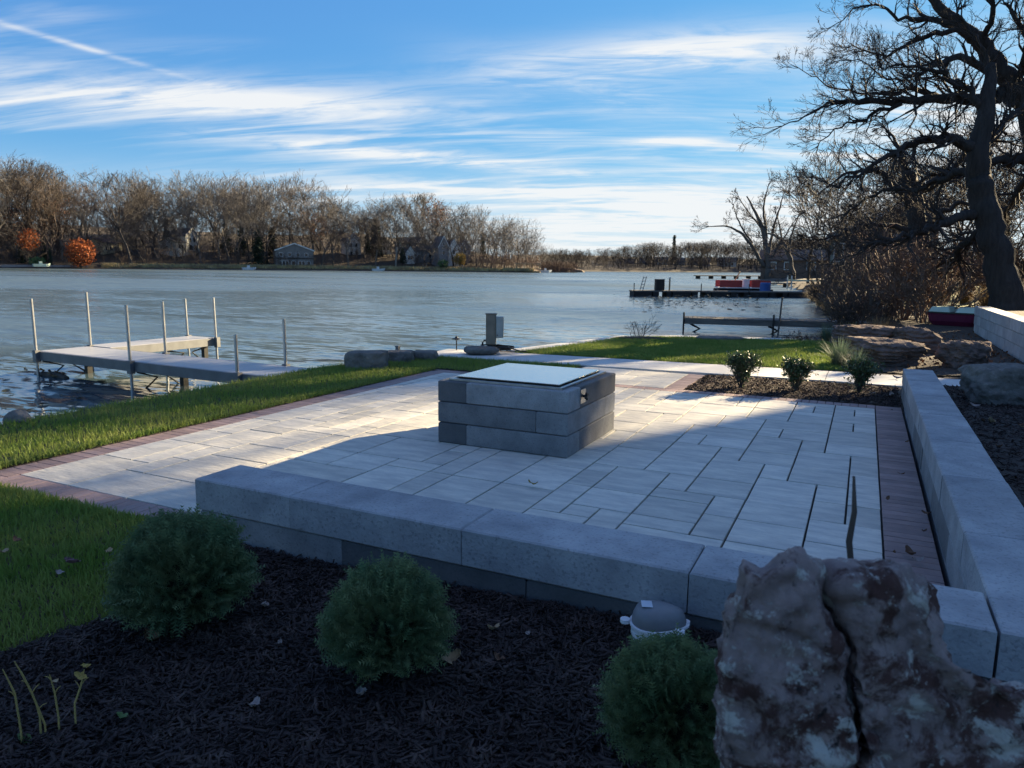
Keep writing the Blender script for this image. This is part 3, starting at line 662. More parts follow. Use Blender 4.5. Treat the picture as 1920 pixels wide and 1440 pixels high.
boulder(796, 678, .46, .4, .24, 'boulder', 'low mossy shore stone by the end of the concrete walk', 21, z=-.03, rz=.4, amp=.15, boxy=.5, flat_top=.5)
boulder(902, 664, .62, .45, .18, 'boulder', 'flat pale stone under the power pedestal', 24, z=.02, rz=.4, amp=.15, flat_top=.5)
boulder(1350, 640, 1.0, .5, .16, 'boulder', 'flat tan stone slab at the water edge behind the lawn', 27, z=-.02, rz=.3, amp=.1, flat_top=.4)
boulder(35, 800, .25, .2, .16, 'boulder', 'small pale stone at the water line beyond the grass strip', 29, z=-.05, amp=.15)

# ------------------------------------------------------------------ lichen-covered standing stones close to the camera
def lichen_material():
    m = bpy.data.materials.new('lichen_rock'); m.use_nodes = True; nt = m.node_tree; N = nt.nodes; L = nt.links
    b = N['Principled BSDF']; b.inputs['Roughness'].default_value = .93; b.inputs['Specular IOR Level'].default_value = .25
    tc = N.new('ShaderNodeTexCoord')
    def noise(scale, off=0, detail=6, rough=.6, dist=0):
        mp = N.new('ShaderNodeMapping'); mp.inputs['Location'].default_value = (off, off*.7, off*1.3); L.new(tc.outputs['Object'], mp.inputs['Vector'])
        n = N.new('ShaderNodeTexNoise'); n.inputs['Scale'].default_value = scale; n.inputs['Detail'].default_value = detail
        n.inputs['Roughness'].default_value = rough; n.inputs['Distortion'].default_value = dist; L.new(mp.outputs[0], n.inputs['Vector']); return n.outputs[0]
    def rmp(v, a, c):
        n = N.new('ShaderNodeMapRange'); n.interpolation_type = 'SMOOTHSTEP'; n.inputs['From Min'].default_value = a; n.inputs['From Max'].default_value = c; L.new(v, n.inputs['Value']); return n.outputs[0]
    def mix(f, a, c):
        n = N.new('ShaderNodeMix'); n.data_type = 'RGBA'; L.new(f, n.inputs[0])
        for i, v in ((6, a), (7, c)):
            if isinstance(v, tuple): n.inputs[i].default_value = (*v, 1)
            else: L.new(v, n.inputs[i])
        return n.outputs[2]
    base = mix(rmp(noise(16, 2), .3, .7), (.38, .305, .285), (.24, .19, .18))
    base = mix(rmp(noise(8, 7, 9, .7, .3), .47, .56), base, (.095, .052, .045))      # dark reddish moss and stain
    base = mix(rmp(noise(13, 21, 9, .75, .3), .55, .62), base, (.56, .56, .51))          # pale grey lichen crust
    base = mix(rmp(noise(55, 33, 5, .7), .60, .66), base, (.38, .38, .35))             # small pale flecks
    base = mix(rmp(noise(22, 41, 6, .7, .2), .60, .68), base, (.035, .028, .028))
    L.new(base, b.inputs['Base Color'])
    bp = N.new('ShaderNodeBump'); bp.inputs['Distance'].default_value = .015; L.new(noise(45, 5, 9, .7), bp.inputs['Height']); L.new(bp.outputs[0], b.inputs['Normal'])
    return m
MT['lichen'] = lichen_material()
def stone_from_outline(name, pix, dist, depth, label, seed, parent=None, zb=None):
    """an upright stone: outline points at one distance, given real thickness, rounded and roughened"""
    import bmesh
    away = np.array([RM[2][0], RM[2][1], 0]); away /= np.linalg.norm(away)
    P = [CAM+ray(x, y)*(dist/(ray(x, y)@away)) for x, y in pix]; rt = np.array([away[1], -away[0], 0])
    c = np.mean(P, 0)
    loc = np.array([c[0], c[1], 0.0])
    poly = [((p-loc)@rt, p[2]) for p in P]
    bm = bmesh.new(); n = len(poly)
    rings = []
    for (sc, dz, dep) in ((.84, 0, -.34), (.96, 0, -.20), (1.0, 0, 0), (.98, 0, .35), (.86, 0, .66)):
        cx = sum(p[0] for p in poly)/n; cz = sum(p[1] for p in poly)/n
        kx = depth*dep/dist; sx, sz = (c@rt)*kx, (cz-CAM[2])*kx           # the stone leans back a little
        rings.append([bm.verts.new(tuple(rt*(sx+cx+(a-cx)*sc)+away*(depth*dep)+np.array([0, 0, sz+cz+(z-cz)*sc]))) for a, z in poly])
    for r0, r1 in zip(rings[:-1], rings[1:]):
        for i in range(n): bm.faces.new((r0[i], r0[(i+1) % n], r1[(i+1) % n], r1[i]))
    bm.faces.new(rings[0][::-1]); bm.faces.new(rings[-1])
    bmesh.ops.triangulate(bm, faces=bm.faces[:]); bmesh.ops.recalc_face_normals(bm, faces=bm.faces[:])
    for it in range(7):
        el = [e for e in bm.edges if e.calc_length() > .013]
        if not el: break
        bmesh.ops.subdivide_edges(bm, edges=el, cuts=1); bmesh.ops.triangulate(bm, faces=bm.faces[:])
    for _ in range(2): bmesh.ops.smooth_vert(bm, verts=bm.verts[:], factor=.5, use_axis_x=True, use_axis_y=True, use_axis_z=True)
    bm.normal_update(); off = Vector((seed, seed*2.1, seed*.7))
    for v in bm.verts:
        q = v.co; k = .018*mnoise.noise(q*5+off)+.014*mnoise.noise(q*12+off)+.012*mnoise.noise(q*24+off)+.009*mnoise.noise(q*50+off)+.004*mnoise.noise(q*110+off)
        r = abs(mnoise.noise(q*4+off)); k -= .012*max(0, .06-r)/.06
        v.co = q+v.normal*k
    me = bpy.data.meshes.new(name); bm.to_mesh(me); bm.free()
    o = link(name, me, 'lichen', parent, loc, smooth=True)
    if label: tag(o, label, 'boulder')
    return o
stone_from_outline('standing_stone', [(1395, 1050), (1425, 1060), (1452, 1050), (1490, 1034), (1535, 1052), (1548, 1100), (1568, 1180), (1592, 1300), (1606, 1440), (1615, 1700), (1625, 2100), (1330, 2100), (1345, 1700), (1352, 1440), (1350, 1330), (1362, 1230), (1360, 1150), (1385, 1112)], 1.06, .26,
                   'tall lichen-covered stone with a notched top, close to the camera', 3)
stone_from_outline('standing_stone', [(1556, 1076), (1610, 1064), (1690, 1070), (1735, 1090), (1748, 1160), (1752, 1215), (1790, 1272), (1850, 1288), (1905, 1292), (1990, 1330), (2080, 1380), (2100, 1700), (2100, 2100), (1640, 2100), (1632, 1700), (1622, 1440), (1610, 1300), (1588, 1180), (1566, 1110)], 1.10, .30,
                   'broad lichen-covered stone with a dark mossy top, right of the crack', 11)
sb = at(1597, 1120, .75); sg = gz([(sb[0], sb[1])])[0]
P_ = deep(1597, 1070, 1.45); T_ = deep(1601, 893, 1.47); gb = gz([(P_[0], P_[1])])[0]
stick = MB().tube([(P_[0], P_[1]-.03, gb-.05), (P_[0]-.004, P_[1], gb+.3), tuple(P_), tuple(deep(1592, 1015, 1.46)), tuple(deep(1602, 960, 1.47)), tuple(T_)], [.0065, .006, .0055, .006, .005, .0025], 7).build('stick', 'stick', smooth=True)
tag(stick, 'single bare brown stick standing upright behind the lichen-covered stones', 'stick')

# ------------------------------------------------------------------ round conifers, boxwoods, tufts
def thuja(px, py, z, w, h, label, seed):
    rg = np.random.default_rng(seed); p = at(px, py, z); base = float(gz([(p[0], p[1])])[0])
    o = empty('round_conifer', (p[0], p[1], base)); tag(o, label, 'shrub', 'round conifers in the mulch bed')
    nc = 230; cd = unit(rg.normal(0, 1, (nc, 3))); cd[:, 2] = np.where(cd[:, 2] < -.55, -cd[:, 2], cd[:, 2]); ch_ = rg.uniform(.80, 1.10, nc)
    per = 22; n = nc*per; d = unit(np.repeat(cd, per, 0)+rg.normal(0, .13, (n, 3))); d[:, 2] = np.maximum(d[:, 2], -.72)
    lump = np.array([1+.12*mnoise.noise(Vector(q)*1.8+Vector((seed, 0, 0))) for q in d])
    R_e = np.array([w/2, w/2, h/2]); c = np.array([0, 0, h*.50])
    near_c = (d*np.repeat(cd, per, 0)).sum(1); rad = (rg.uniform(0, 1, n)**.5*.34+.62)*lump*np.repeat(ch_, per)-(1-near_c)*1.2
    C = c+d*R_e*rad[:, None]*.93
    ax = unit(np.repeat(cd, per, 0)+np.array([0, 0, .50])+rg.normal(0, .33, (n, 3))); side = unit(np.cross(ax, rg.normal(0, 1, (n, 3))))
    Ls = rg.uniform(.05, .10, n)*w/.5
    Vs, Fs = [], []
    # every spray: a stem with five leaflets a side, fanning from it
    for k in range(5):
        t = .15+.17*k; ln = (.40-.055*k)
        for s in (-1, 1):
            b0 = C+ax*(Ls*t)[:, None]; tip = b0+(ax*.75+side*s*.8)*(Ls*ln)[:, None]; b1 = C+ax*(Ls*(t+.09))[:, None]
            Vs.append(np.stack([b0, tip, b1], 1))
    Vs.append(np.stack([C-side*(Ls*.03)[:, None], C+side*(Ls*.03)[:, None], C+ax*(Ls*1.1)[:, None]], 1))
    V = np.concatenate(Vs).reshape(-1, 3); F = np.arange(len(V)).reshape(-1, 3)
    f = link('foliage', np_mesh('foliage', V, F), 'thuja', o)
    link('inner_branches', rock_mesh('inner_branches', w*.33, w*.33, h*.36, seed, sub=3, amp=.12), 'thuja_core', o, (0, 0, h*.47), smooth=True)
    st = MB(); 
    for k in range(5): a = k*1.3; st.tube([(0, 0, -.03), (.03*math.cos(a), .03*math.sin(a), .06), (.10*math.cos(a), .10*math.sin(a), .2)], [.014, .011, .006], 5)
    st.build('stem', 'bark', o); return o
thuja(352, 1172, .03, .50, .44, 'round green conifer at the end of the seat wall, next to the grass', 2)
thuja(728, 1262, .07, .41, .37, 'round green conifer in the middle of the mulch bed', 5)
thuja(1258, 1440, .10, .37, .33, 'paler round conifer beside the standing stones, in front of the white drain cap', 9)
def boxwood(px, py, w, h, label, seed):
    rg = np.random.default_rng(seed); p = at(px, py, 0); o = empty('boxwood', (p[0], p[1], -.01)); tag(o, label, 'shrub', 'boxwoods behind the patio')
    n = 26; a = rg.uniform(0, 2*math.pi, n); sp = rg.uniform(.1, .55, n)
    S = grow(rg, np.zeros((n, 3)), np.column_stack([np.cos(a)*sp, np.sin(a)*sp, np.ones(n)]), np.full(n, h*.42), np.full(n, .006), 4, ang=24, ratio=(.5, .75), trop=.10, rmin=.0018, kids=(2, 3), side=.6)
    S = S[S[:, 5] < h*1.08]
    k = np.hypot(S[:, 3], S[:, 4]); S = S[k < w*.62]
    link('stem', seg_mesh('stem', S), 'bark', o)
    tips = S[S[:, 5] > h*.12][:, 3:6]; C = tips[rg.integers(0, len(tips), 2600)]+rg.normal(0, .018, (2600, 3))
    V, F = leaf_quads(rg, C, .034, nrm=np.array([0, 0, .5])); link('leaves', np_mesh('leaves', V, F), 'box', o); return o
boxwood(1388, 727, .40, .47, 'leftmost of the three leafy boxwoods behind the patio', 31)
boxwood(1492, 733, .34, .43, 'middle one of the three leafy boxwoods behind the patio', 32)
boxwood(1610, 738, .42, .44, 'boxwood nearest the side wall, last of the three', 33)
def tuft(px, py, r, h, n, m, label, seed, cat='grass tuft', z=0.0, group=None, name='grass_tuft', wd=.006, dist=None):
    rg = np.random.default_rng(seed); p = at(px, py, z) if dist is None else polar(px, dist)
    base = max(float(gz([(p[0], p[1])])[0]), WZ-.05)
    a = rg.uniform(0, 2*math.pi, n); sp = np.abs(rg.normal(0, .5, n)); L_ = h*rg.uniform(.6, 1.25, n)
    P = np.column_stack([np.cos(a)*r*.18*rg.random(n), np.sin(a)*r*.18*rg.random(n), np.zeros(n)]); D = unit(np.column_stack([np.cos(a)*sp, np.sin(a)*sp, np.ones(n)]))
    q = unit(np.cross(D, np.array([0, 0, 1.])+rg.normal(0, .05, (n, 3))))*wd/2; pts = [P]; dd = D.copy()
    for k in range(4):
        pts.append(pts[-1]+dd*(L_/4)[:, None]); dd = unit(dd+np.column_stack([np.cos(a), np.sin(a), -np.ones(n)*.55])*.32*np.clip(sp, .2, 1)[:, None])
    V = np.stack([x for k, pt in enumerate(pts) for x in (pt-q*(1-.22*k), pt+q*(1-.22*k))], 1).reshape(-1, 3); i = np.arange(n)[:, None]*10
    F = np.concatenate([np.concatenate([i+2*k, i+2*k+1, i+2*k+3, i+2*k+2], 1) for k in range(4)])
    o = link(name, np_mesh(name, V, F), m, None, (p[0], p[1], base)); tag(o, label, cat, group); return o
tuft(1572, 688, .4, .42, 420, 'bluegrass', 'pale green arching grass tuft in front of the layered brown boulder', 41, wd=.011)
tuft(1548, 640, .35, .34, 320, 'bluegrass', 'bright pale grass tuft at the far corner of the sunlit lawn', 42, wd=.012)
tuft(1590, 650, .35, .42, 320, 'bluegrass', 'grey-green grass tuft between the bright tuft and the brown boulders', 43, wd=.012)
tuft(1604, 700, .3, .36, 240, 'bluegrass', 'dark trailing grass tuft at the foot of the layered boulder', 44, wd=.009)

# ------------------------------------------------------------------ drain cap, path light, power pedestal
pc = at(1222, 1208, .10); zc_ = float(gz([(pc[0], pc[1])])[0])
cap = empty('drain_cap', (pc[0], pc[1], zc_), .35); tag(cap, 'white plastic pipe stub with a grey domed lid at the foot of the seat wall', 'pipe cap')
MB().lathe([(.072, -.05), (.074, .035), (.080, .040), (.080, .052), (.076, .056), (.078, .085)], seg=28).build('pipe', 'white', cap, smooth=False)
def egg(s, n=30):
    out = []
    for k in range(n):
        t = 2*math.pi*k/n; x = math.cos(t); y = math.sin(t); r = .088+.026*max(0, x)**2
        out.append((x*r*s+.010, y*.076*s*(1-.18*x)))
    return out
lm = MB(); prof = [(1.0, .086), (1.0, .098), (.95, .118), (.84, .140), (.60, .152), (.25, .157)]
rings = [[(x, y, z) for x, y in egg(s)] for s, z in prof]; V = [p for r in rings for p in r]; n_ = 30
lm.add(V, [(i*n_+k, i*n_+(k+1) % n_, (i+1)*n_+(k+1) % n_, (i+1)*n_+k) for i in range(len(prof)-1) for k in range(n_)]+[tuple(range((len(prof)-1)*n_, len(prof)*n_)), tuple(range(n_-1, -1, -1))])
lo = lm.build('lid', 'greyplastic', cap, smooth=True)
fl = MB().prism(egg(1.10), .078, .0855)
for a in (math.pi*.98, .15, -.75): fl.lathe([(.019, .076), (.019, .090)], .010+.112*math.cos(a), .092*math.sin(a), 12)
fl.build('flange', 'white', cap)
MB().box(-.045, -.005, -.030, .022, .1575, .1590).build('sticker', 'sticker', lo)
pl = at(856, 658, 0.0); lamp = empty('path_light', (pl[0], pl[1], 0)); tag(lamp, 'small dark mushroom-shaped path light at the end of the walk', 'path light')
MB().tube([(0, 0, -.05), (0, 0, .20)], .011, 8).build('post', 'darkmetal', lamp)
MB().lathe([(.018, .19), (.026, .205), (.026, .215)], seg=14).build('lens', 'greyplastic', lamp)
MB().lathe([(.085, .214), (.082, .222), (.034, .236), (.022, .258), (.004, .266)], seg=20).build('shade', 'darkmetal', lamp, smooth=False)
pp = at(922, 656, .06); ped = empty('power_pedestal', (pp[0], pp[1], .06), .42); tag(ped, 'upright beige electrical pedestal with a grey meter box at the waterside', 'electrical box')
MB().box(-.10, .075, -.07, .09, .10, .62, .006).build('cabinet', 'pedestal', ped)
MB().box(-.115, .09, -.085, .105, .621, .640, .004).build('cover', 'pedestal', ped)
mb_ = MB().box(.080, .205, -.10, .06, .22, .585, .006).build('meter_box', 'meterbox', ped)
MB().box(.085, .20, -.110, -.102, .235, .575, .002).build('door', 'meterbox', mb_)
MB().tube([(.10, -.112, .27), (.10, -.124, .27)], .010, 8).build('lock', 'darkmetal', mb_)
MB().box(-.08, .06, -.05, .07, -.05, .0995).build('foot', 'darkmetal', ped)
MB().tube([(-.16, -.02, -.04), (-.16, -.02, .13), (-.13, -.02, .17), (-.103, -.02, .17)], .016, 8).build('conduit', 'darkmetal', ped)
hp = MB(); rgc = np.random.default_rng(4); pts = []
for k in range(60): a = k*.52; r = .10+.05*math.sin(k*.7)+.0015*k; pts.append((r*1.5*math.cos(a), r*math.sin(a), .015+.0012*k+.01*abs(math.sin(k*1.9))))
pts += [(.30, .05, .03), (.42, .0, .02), (.52, .04, .015)]
hose = MB().tube(pts, .011, 6).build('cable_coil', 'darkmetal', None, (pp[0]+.16, pp[1]-.05, .06), smooth=True); tag(hose, 'tangled dark cable coiled at the foot of the power pedestal', 'cable')
gp = at(746, 664, .10); gpo = empty('stake', (gp[0], gp[1], -.2)); 
MB().box(-.028, .028, -.028, .028, -.3, .42, .004).build('post', 'dockbeam', gpo); MB().box(-.034, .034, -.034, .034, .4205, .435, .003).build('cap', 'dockbeam', gpo)
tag(gpo, 'short square metal post behind the shore stones', 'post')

# ------------------------------------------------------------------ dead plant and fallen leaves
dp = at(110, 1400, 0.0); plant = empty('withered_plant', (dp[0], dp[1], float(gz([(dp[0], dp[1])])[0]))); tag(plant, 'withered plant with yellow stems in the front corner of the mulch bed', 'plant')
def lp(px, py, dd=0.0):
    dist = np.hypot(dp[0], dp[1])+dd; return deep(px, py, dist)-np.array(plant.location)
def leaf_mesh(L_, W, curl, lobes=0, seed=0):
    rg = random.Random(seed); n = 7; V = []; 
    for i in range(n+1):
        t = i/n; w = W*math.sin(math.pi*min(1, t*.96+.02))**.8*(1+(.35*math.sin(t*math.pi*lobes*2) if lobes else 0))/2
        z = curl*L_*(2*t-1)**2
        for s in (-1, 0, 1): V.append((t*L_-L_/2, s*w*(1+rg.uniform(-.15, .15)), z+abs(s)*curl*W*.9+rg.uniform(-.004, .004)))
    F = [(i*3+k, i*3+k+1, (i+1)*3+k+1, (i+1)*3+k) for i in range(n) for k in (0, 1)]
    return py_mesh('leaf', V, F)
for pts_ in ([(40, 1375), (28, 1300), (5, 1255)], [(85, 1360), (60, 1300), (42, 1265), (27, 1240)], [(110, 1345), (103, 1300), (93, 1265)], [(140, 1320), (152, 1285), (158, 1255)], [(75, 1345), (66, 1315)]):
    P3 = [lp(pts_[0][0], pts_[0][1]+22)]+[lp(*q) for q in pts_]; P3[0][2] = min(P3[0][2], 0)-.01
    MB().tube(P3, [.0030]*(len(P3)-1)+[.0014], 5).build('stem', 'stem_yellow', plant)
for (a_, b_) in (((60, 1300), (74, 1282)), ((52, 1283), (40, 1276)), ((72, 1330), (88, 1318)), ((103, 1300), (114, 1286)), ((28, 1305), (16, 1296)), ((150, 1290), (140, 1276)), ((96, 1275), (84, 1268)), ((152, 1285), (166, 1270))):
    MB().tube([lp(*a_), (lp(*a_)+lp(*b_))/2+np.array([0, 0, .004]), lp(*b_)], [.0018, .0014, .001], 4).build('side_twig', 'stem_yellow', plant)
for (q, L_, m_, rz) in (((152, 1268), .045, 'leaf_gold', .3), ((160, 1248), .03, 'leaf_gold', 1.2), ((102, 1278), .03, 'leaf_tan', 2.), ((48, 1385), .055, 'leaf_green', .2), ((60, 1390), .06, 'leaf_green', 1.4), ((42, 1405), .06, 'leaf_green', 2.6)):
    l = lp(*q); me = leaf_mesh(L_, L_*.5, .12, seed=int(q[0])); link('leaf', me, m_, plant, l, (.5, .3, rz))
LEAF_SPOTS = [(135, 1068, .10, 'leaf_purple', 'large purplish leaf standing in the grass by the round conifer'), (6, 1047, .07, 'leaf_tan', 'tan leaf in the grass at the frame edge'),
    (33, 1024, .06, 'leaf_brown', 'small brown leaf in the grass nearer the patio'), (205, 1045, .05, 'leaf_tan', 'tan leaf in the grass just left of the end conifer'), (113, 1086, .05, 'leaf_pale', 'pale leaf lying under the purplish leaf in the grass'),
    (496, 1136, .055, 'leaf_pale', 'pale oval leaf on the mulch beside the end conifer'), (848, 1236, .09, 'leaf_tan', 'big curled tan leaf against the middle conifer'), (678, 1300, .06, 'leaf_pale', 'pale leaf in front of the middle conifer'),
    (925, 1180, .07, 'leaf_tan', 'slim tan leaf on the mulch between the middle conifer and the wall'), (1088, 1162, .09, 'leaf_gold', 'golden lobed leaf on the mulch near the drain cap'), (990, 1188, .03, 'leaf_pale', 'tiny pale leaf on the mulch right of the slim tan one'),
    (936, 1236, .06, 'leaf_brown', 'brown leaf on the mulch right of the middle conifer'), (1155, 1185, .08, 'leaf_brown', 'reddish brown leaf just left of the drain cap'), (285, 1196, .09, 'leaf_brown', 'brown leaf under the front of the end conifer'),
    (478, 1322, .06, 'leaf_pale', 'pale shred on the mulch below the end conifer'), (228, 1345, .05, 'leaf_green', 'green leaf on the mulch beside the withered plant'), (525, 1205, .03, 'leaf_pale', 'tiny pale flake on the mulch between two conifers')]
for k, (x, y, s, m_, lab) in enumerate(LEAF_SPOTS):
    z = 0.04
    for _ in range(3): p = at(x, y, z); z = float(gz([(p[0], p[1])])[0])+.035
    if 'grass' in lab: z += .03
    o = link('fallen_leaf', leaf_mesh(s*.8, s*.6, .22, lobes=2 if k % 3 == 0 else 0, seed=k), m_, None, (p[0], p[1], z), (random.uniform(-.4, .4), random.uniform(-.3, .3), k*1.7)); tag(o, lab, 'leaf', 'fallen leaves')
PLEAF = [(998, 912, .07, 'leaf_gold', 'yellow curled leaf lying on the pavers in front of the fire pit'), (1664, 940, .05, 'leaf_brown', 'curled leaf on the brick border near the upright stick'), (1737, 968, .06, 'leaf_brown', 'dark leaf on the brick border against the side wall'),
    (1732, 1000, .04, 'leaf_brown', 'small dark leaf below it against the side wall'), (1706, 1044, .09, 'leaf_brown', 'biggest dark leaf of the clump on the brick border'), (1722, 1056, .06, 'leaf_pale', 'pale twisted leaf of the clump on the brick border'),
    (1676, 1040, .035, 'leaf_brown', 'small dark leaf left of the clump on the brick border'), (1690, 893, .05, 'leaf_brown', 'dark leaf halfway up the brick border by the wall'), (1700, 832, .05, 'leaf_brown', 'thin dark leaf further up the brick border'), (1672, 771, .03, 'leaf_brown', 'tiny dark leaf at the far end of the brick border'),
    (1634, 740, .09, 'leaf_pale', 'pale leaf on the mulch behind the last boxwood'), (1672, 744, .11, 'leaf_pale', 'pale grassy scrap on the mulch beside the side wall'), (1682, 712, .12, 'leaf_pale', 'bright scrap of leaf on the concrete walk at the wall end')]
for k, (x, y, s, m_, lab) in enumerate(PLEAF):
    p = at(x, y, .012); o = link('fallen_leaf', leaf_mesh(s, s*.5, .25, seed=50+k), m_, None, (p[0], p[1], .022+.1*0+s*.08), (random.uniform(-.4, .4), random.uniform(-.3, .3), k*1.3)); tag(o, lab, 'leaf', 'fallen leaves')
rgL = np.random.default_rng(77)
pts = np.column_stack([rgL.uniform(.95, 2.35, 26), rgL.uniform(6.0, 10.4, 26)]); zs = gz(pts)
for k in range(26):
    s = rgL.uniform(.05, .12); o = link('fallen_leaf', leaf_mesh(s, s*.5, .25, seed=90+k), ('leaf_pale', 'leaf_tan', 'leaf_pale', 'leaf_brown')[k % 4], None, (pts[k, 0], pts[k, 1], zs[k]+.05), (rgL.uniform(-.4, .4), rgL.uniform(-.4, .4), k*2.1))
    tag(o, 'dry leaf scrap on the dark soil beyond the side wall', 'leaf', 'leaf scraps on the dark soil')
# loose dead leaves between the boulders
ptsL = scatter(rgL, SOIL2, 45); V, F = leaf_quads(rgL, np.column_stack([ptsL, gz(ptsL)+.03]), .075, nrm=np.array([0, 0, .3])); o = link('leaf_litter', np_mesh('leaf_litter', V, F), 'leaf_brown'); tag(o, 'pale dead leaves strewn among the brown boulders', 'leaves', kind='stuff')

# ------------------------------------------------------------------ seawall round the lawn
sw = empty('seawall', (-4.9, 14, 0)); tag(sw, 'low concrete seawall round the lakeside edge of the sunlit lawn', 'seawall')
def sw_seg(a, b, name, w=.36):
    a = np.array(a); b = np.array(b); t = unit(b-a); nn = np.array([-t[1], t[0]]); g_ = .006
    poly = [a+t*g_, b-t*g_, b-t*g_+nn*w, a+t*g_+nn*w]; o_ = np.array([-4.9, 14])
    MB().prism([tuple(q-o_) for q in poly], -.07, .022).build('cap_stone', 'concrete', sw)
    MB().prism([tuple(q-o_) for q in (a+nn*.03, b+nn*.03, b+nn*(w-.03), a+nn*(w-.03))], -1.4, -.071).build('wall_face', 'concrete', sw)
SWP = [(-5.42, 11.6), (-5.18, 12.5), (-4.92, 13.5), (-4.66, 14.5), (-4.42, 15.45)]
for a, b in zip(SWP[:-1], SWP[1:]): sw_seg(a, b, 'x')
SWP = [(-4.36, 15.55), (-3.45, 15.95), (-2.5, 16.2), (-1.5, 16.42)]
for a, b in zip(SWP[:-1], SWP[1:]): sw_seg(a, b, 'x')
def twig_bush(px, py, h, w, n, levels, m, label, seed, z=0.0, cat='shrub', group=None, dist=None, rmin=.003, r0=.008, leaves=None, name='bare_shrub', sp0=.5):
    rg = np.random.default_rng(seed); p = at(px, py, z) if dist is None else polar(px, dist); base = max(float(gz([(p[0], p[1])])[0]), WZ)
    a = rg.uniform(0, 2*math.pi, n); sp = np.abs(rg.normal(0, sp0, n))
    P0 = np.column_stack([np.cos(a)*w*.2*rg.random(n), np.sin(a)*w*.2*rg.random(n), np.full(n, -.05)])
    S = grow(rg, P0, np.column_stack([np.cos(a)*sp, np.sin(a)*sp, np.ones(n)]), h*rg.uniform(.28, .45, n), np.full(n, r0), levels, ang=24, ratio=(.6, .85), trop=.06, rmin=rmin, kids=(2, 2), side=.5, jit=.16)
    o = empty(name, (p[0], p[1], base)); tag(o, label, cat, group)
    link('branches', seg_mesh('branches', S), m, o)
    if leaves:
        lm_, cnt, sz = leaves; tips = S[S[:, 5] > h*.15][:, 3:6]; C = tips[rg.integers(0, len(tips), cnt)]+rg.normal(0, sz*.6, (cnt, 3)); V, F = leaf_quads(rg, C, sz); link('leaves', np_mesh('leaves', V, F), lm_, o)
    return o
twig_bush(1196, 636, .55, .5, 9, 4, 'twig', 'leafless twiggy shrub on the mulch mound at the tip of the lawn', 61)
link('mulch_mound', rock_mesh('mulch_mound', .62, .24, .07, 4, sub=3, amp=.15), 'mulch', None, tuple(at(1200, 637, 0)), (0, 0, .35), smooth=True); tag(bpy.data.objects['mulch_mound'], kind='structure')
twig_bush(1368, 632, .42, .5, 14, 4, 'twig_dark', 'low dark shrub at the water edge in front of the old wooden dock', 62, leaves=('leaf_brown', 300, .05))
twig_bush(1424, 633, .42, .45, 14, 4, 'twig_dark', 'small dark shrub below the second dock support', 63, leaves=('leaf_brown', 260, .05))
twig_bush(1497, 636, .62, .5, 16, 4, 'twig_dark', 'upright dark shrub at the back edge of the lawn by the pale tufts', 64, leaves=('leaf_brown', 420, .05))

# ------------------------------------------------------------------ docks
def ztop(x, y, px, py): return deep(px, py, math.hypot(x, y))[2]
class Frame:
    """local x along a->b, y across"""
    def __init__(s, a, b): s.a = np.array(a, float); s.t = unit(np.array(b, float)-s.a); s.n = np.array([-s.t[1], s.t[0]]); s.L = np.linalg.norm(np.array(b)-s.a); s.ang = math.atan2(s.t[1], s.t[0])
DZ = -.13
DO = (-13.72, 8.66)
dock = empty('dock', (*DO, 0), Frame(DO, (-6.8, 8.36)).ang); tag(dock, 'grey L-shaped metal dock on poles beside the grass strip', 'dock')
Lm = 6.95; hw = .46
cuts = [0.0, 2.75, 5.35, Lm]
for a, b in zip(cuts[:-1], cuts[1:]):
    MB().box(a+.008, b-.008, -hw, hw, DZ-.03, DZ, .004).build('deck_panel', 'deck', dock)
    for s in (-1, 1): MB().box(a+.004, b-.004, s*(hw+.025)-.022, s*(hw+.025)+.022, DZ-.17, DZ-.004, .004).build('side_beam', 'dockbeam', dock)
for a, b in ((hw+.06, 1.7), (1.7, 2.95)):                                   # the arm of the L
    MB().box(-.16, .62, a+.008, b-.008, DZ-.025, DZ+.005, .004).build('deck_panel', 'deck', dock)
    for x in (-.185, .645): MB().box(x-.022, x+.022, a+.004, b-.004, DZ-.17, DZ-.004, .004).build('side_beam', 'dockbeam', dock)
MB().box(-.207, .667, 2.952, 3.0, DZ-.17, DZ-.004, .004).build('end_beam', 'dockbeam', dock)
MB().box(-.052, -.006, -hw, hw, DZ-.17, DZ-.004, .004).build('end_beam', 'dockbeam', dock)
def wpos(x, y): m = Matrix.Rotation(dock.rotation_euler.z, 3, 'Z') @ Vector((x, y, 0)); return m.x+DO[0], m.y+DO[1]
for (x, y, px, py) in [(.05, -hw-.075, 69, 560), (2.80, -hw-.075, 249, 572), (5.35, -hw-.075, 457, 627), (-.02, hw+.075, 152, 548), (2.25, hw+.075, 325, 565), (5.25, hw+.075, 528, 598), (-.24, 2.95, 347, 560), (.70, 2.95, 399, 558)]:
    X, Y = wpos(x, y); zt = ztop(X, Y, px, py)
    tilt = (.10 if py in (560, 558) and px > 300 else .02)
    MB().tube([(x, y, -2.0), (x-tilt*.5, y, zt)], .026, 10).build('pole', 'steel_dull', dock)
    MB().box(x-.05, x+.05, y-.045, y+.045, DZ-.20, DZ+.02, .004).build('bracket', 'dockbeam', dock)
def brace(x, y0, y1):
    for (ya, yb) in ((y0, y1), (y1, y0)):
        mb = MB(); mid = (ya+yb)/2
        mb.tube([(x, ya, DZ-.18), (x, ya*.6+yb*.4, WZ+.16), (x, ya*.92+yb*.08, WZ-.05)], .022, 5)
        mb.build('brace', 'darkmetal', dock)
for x in (.10, 2.85, 5.4): brace(x, -hw, hw)
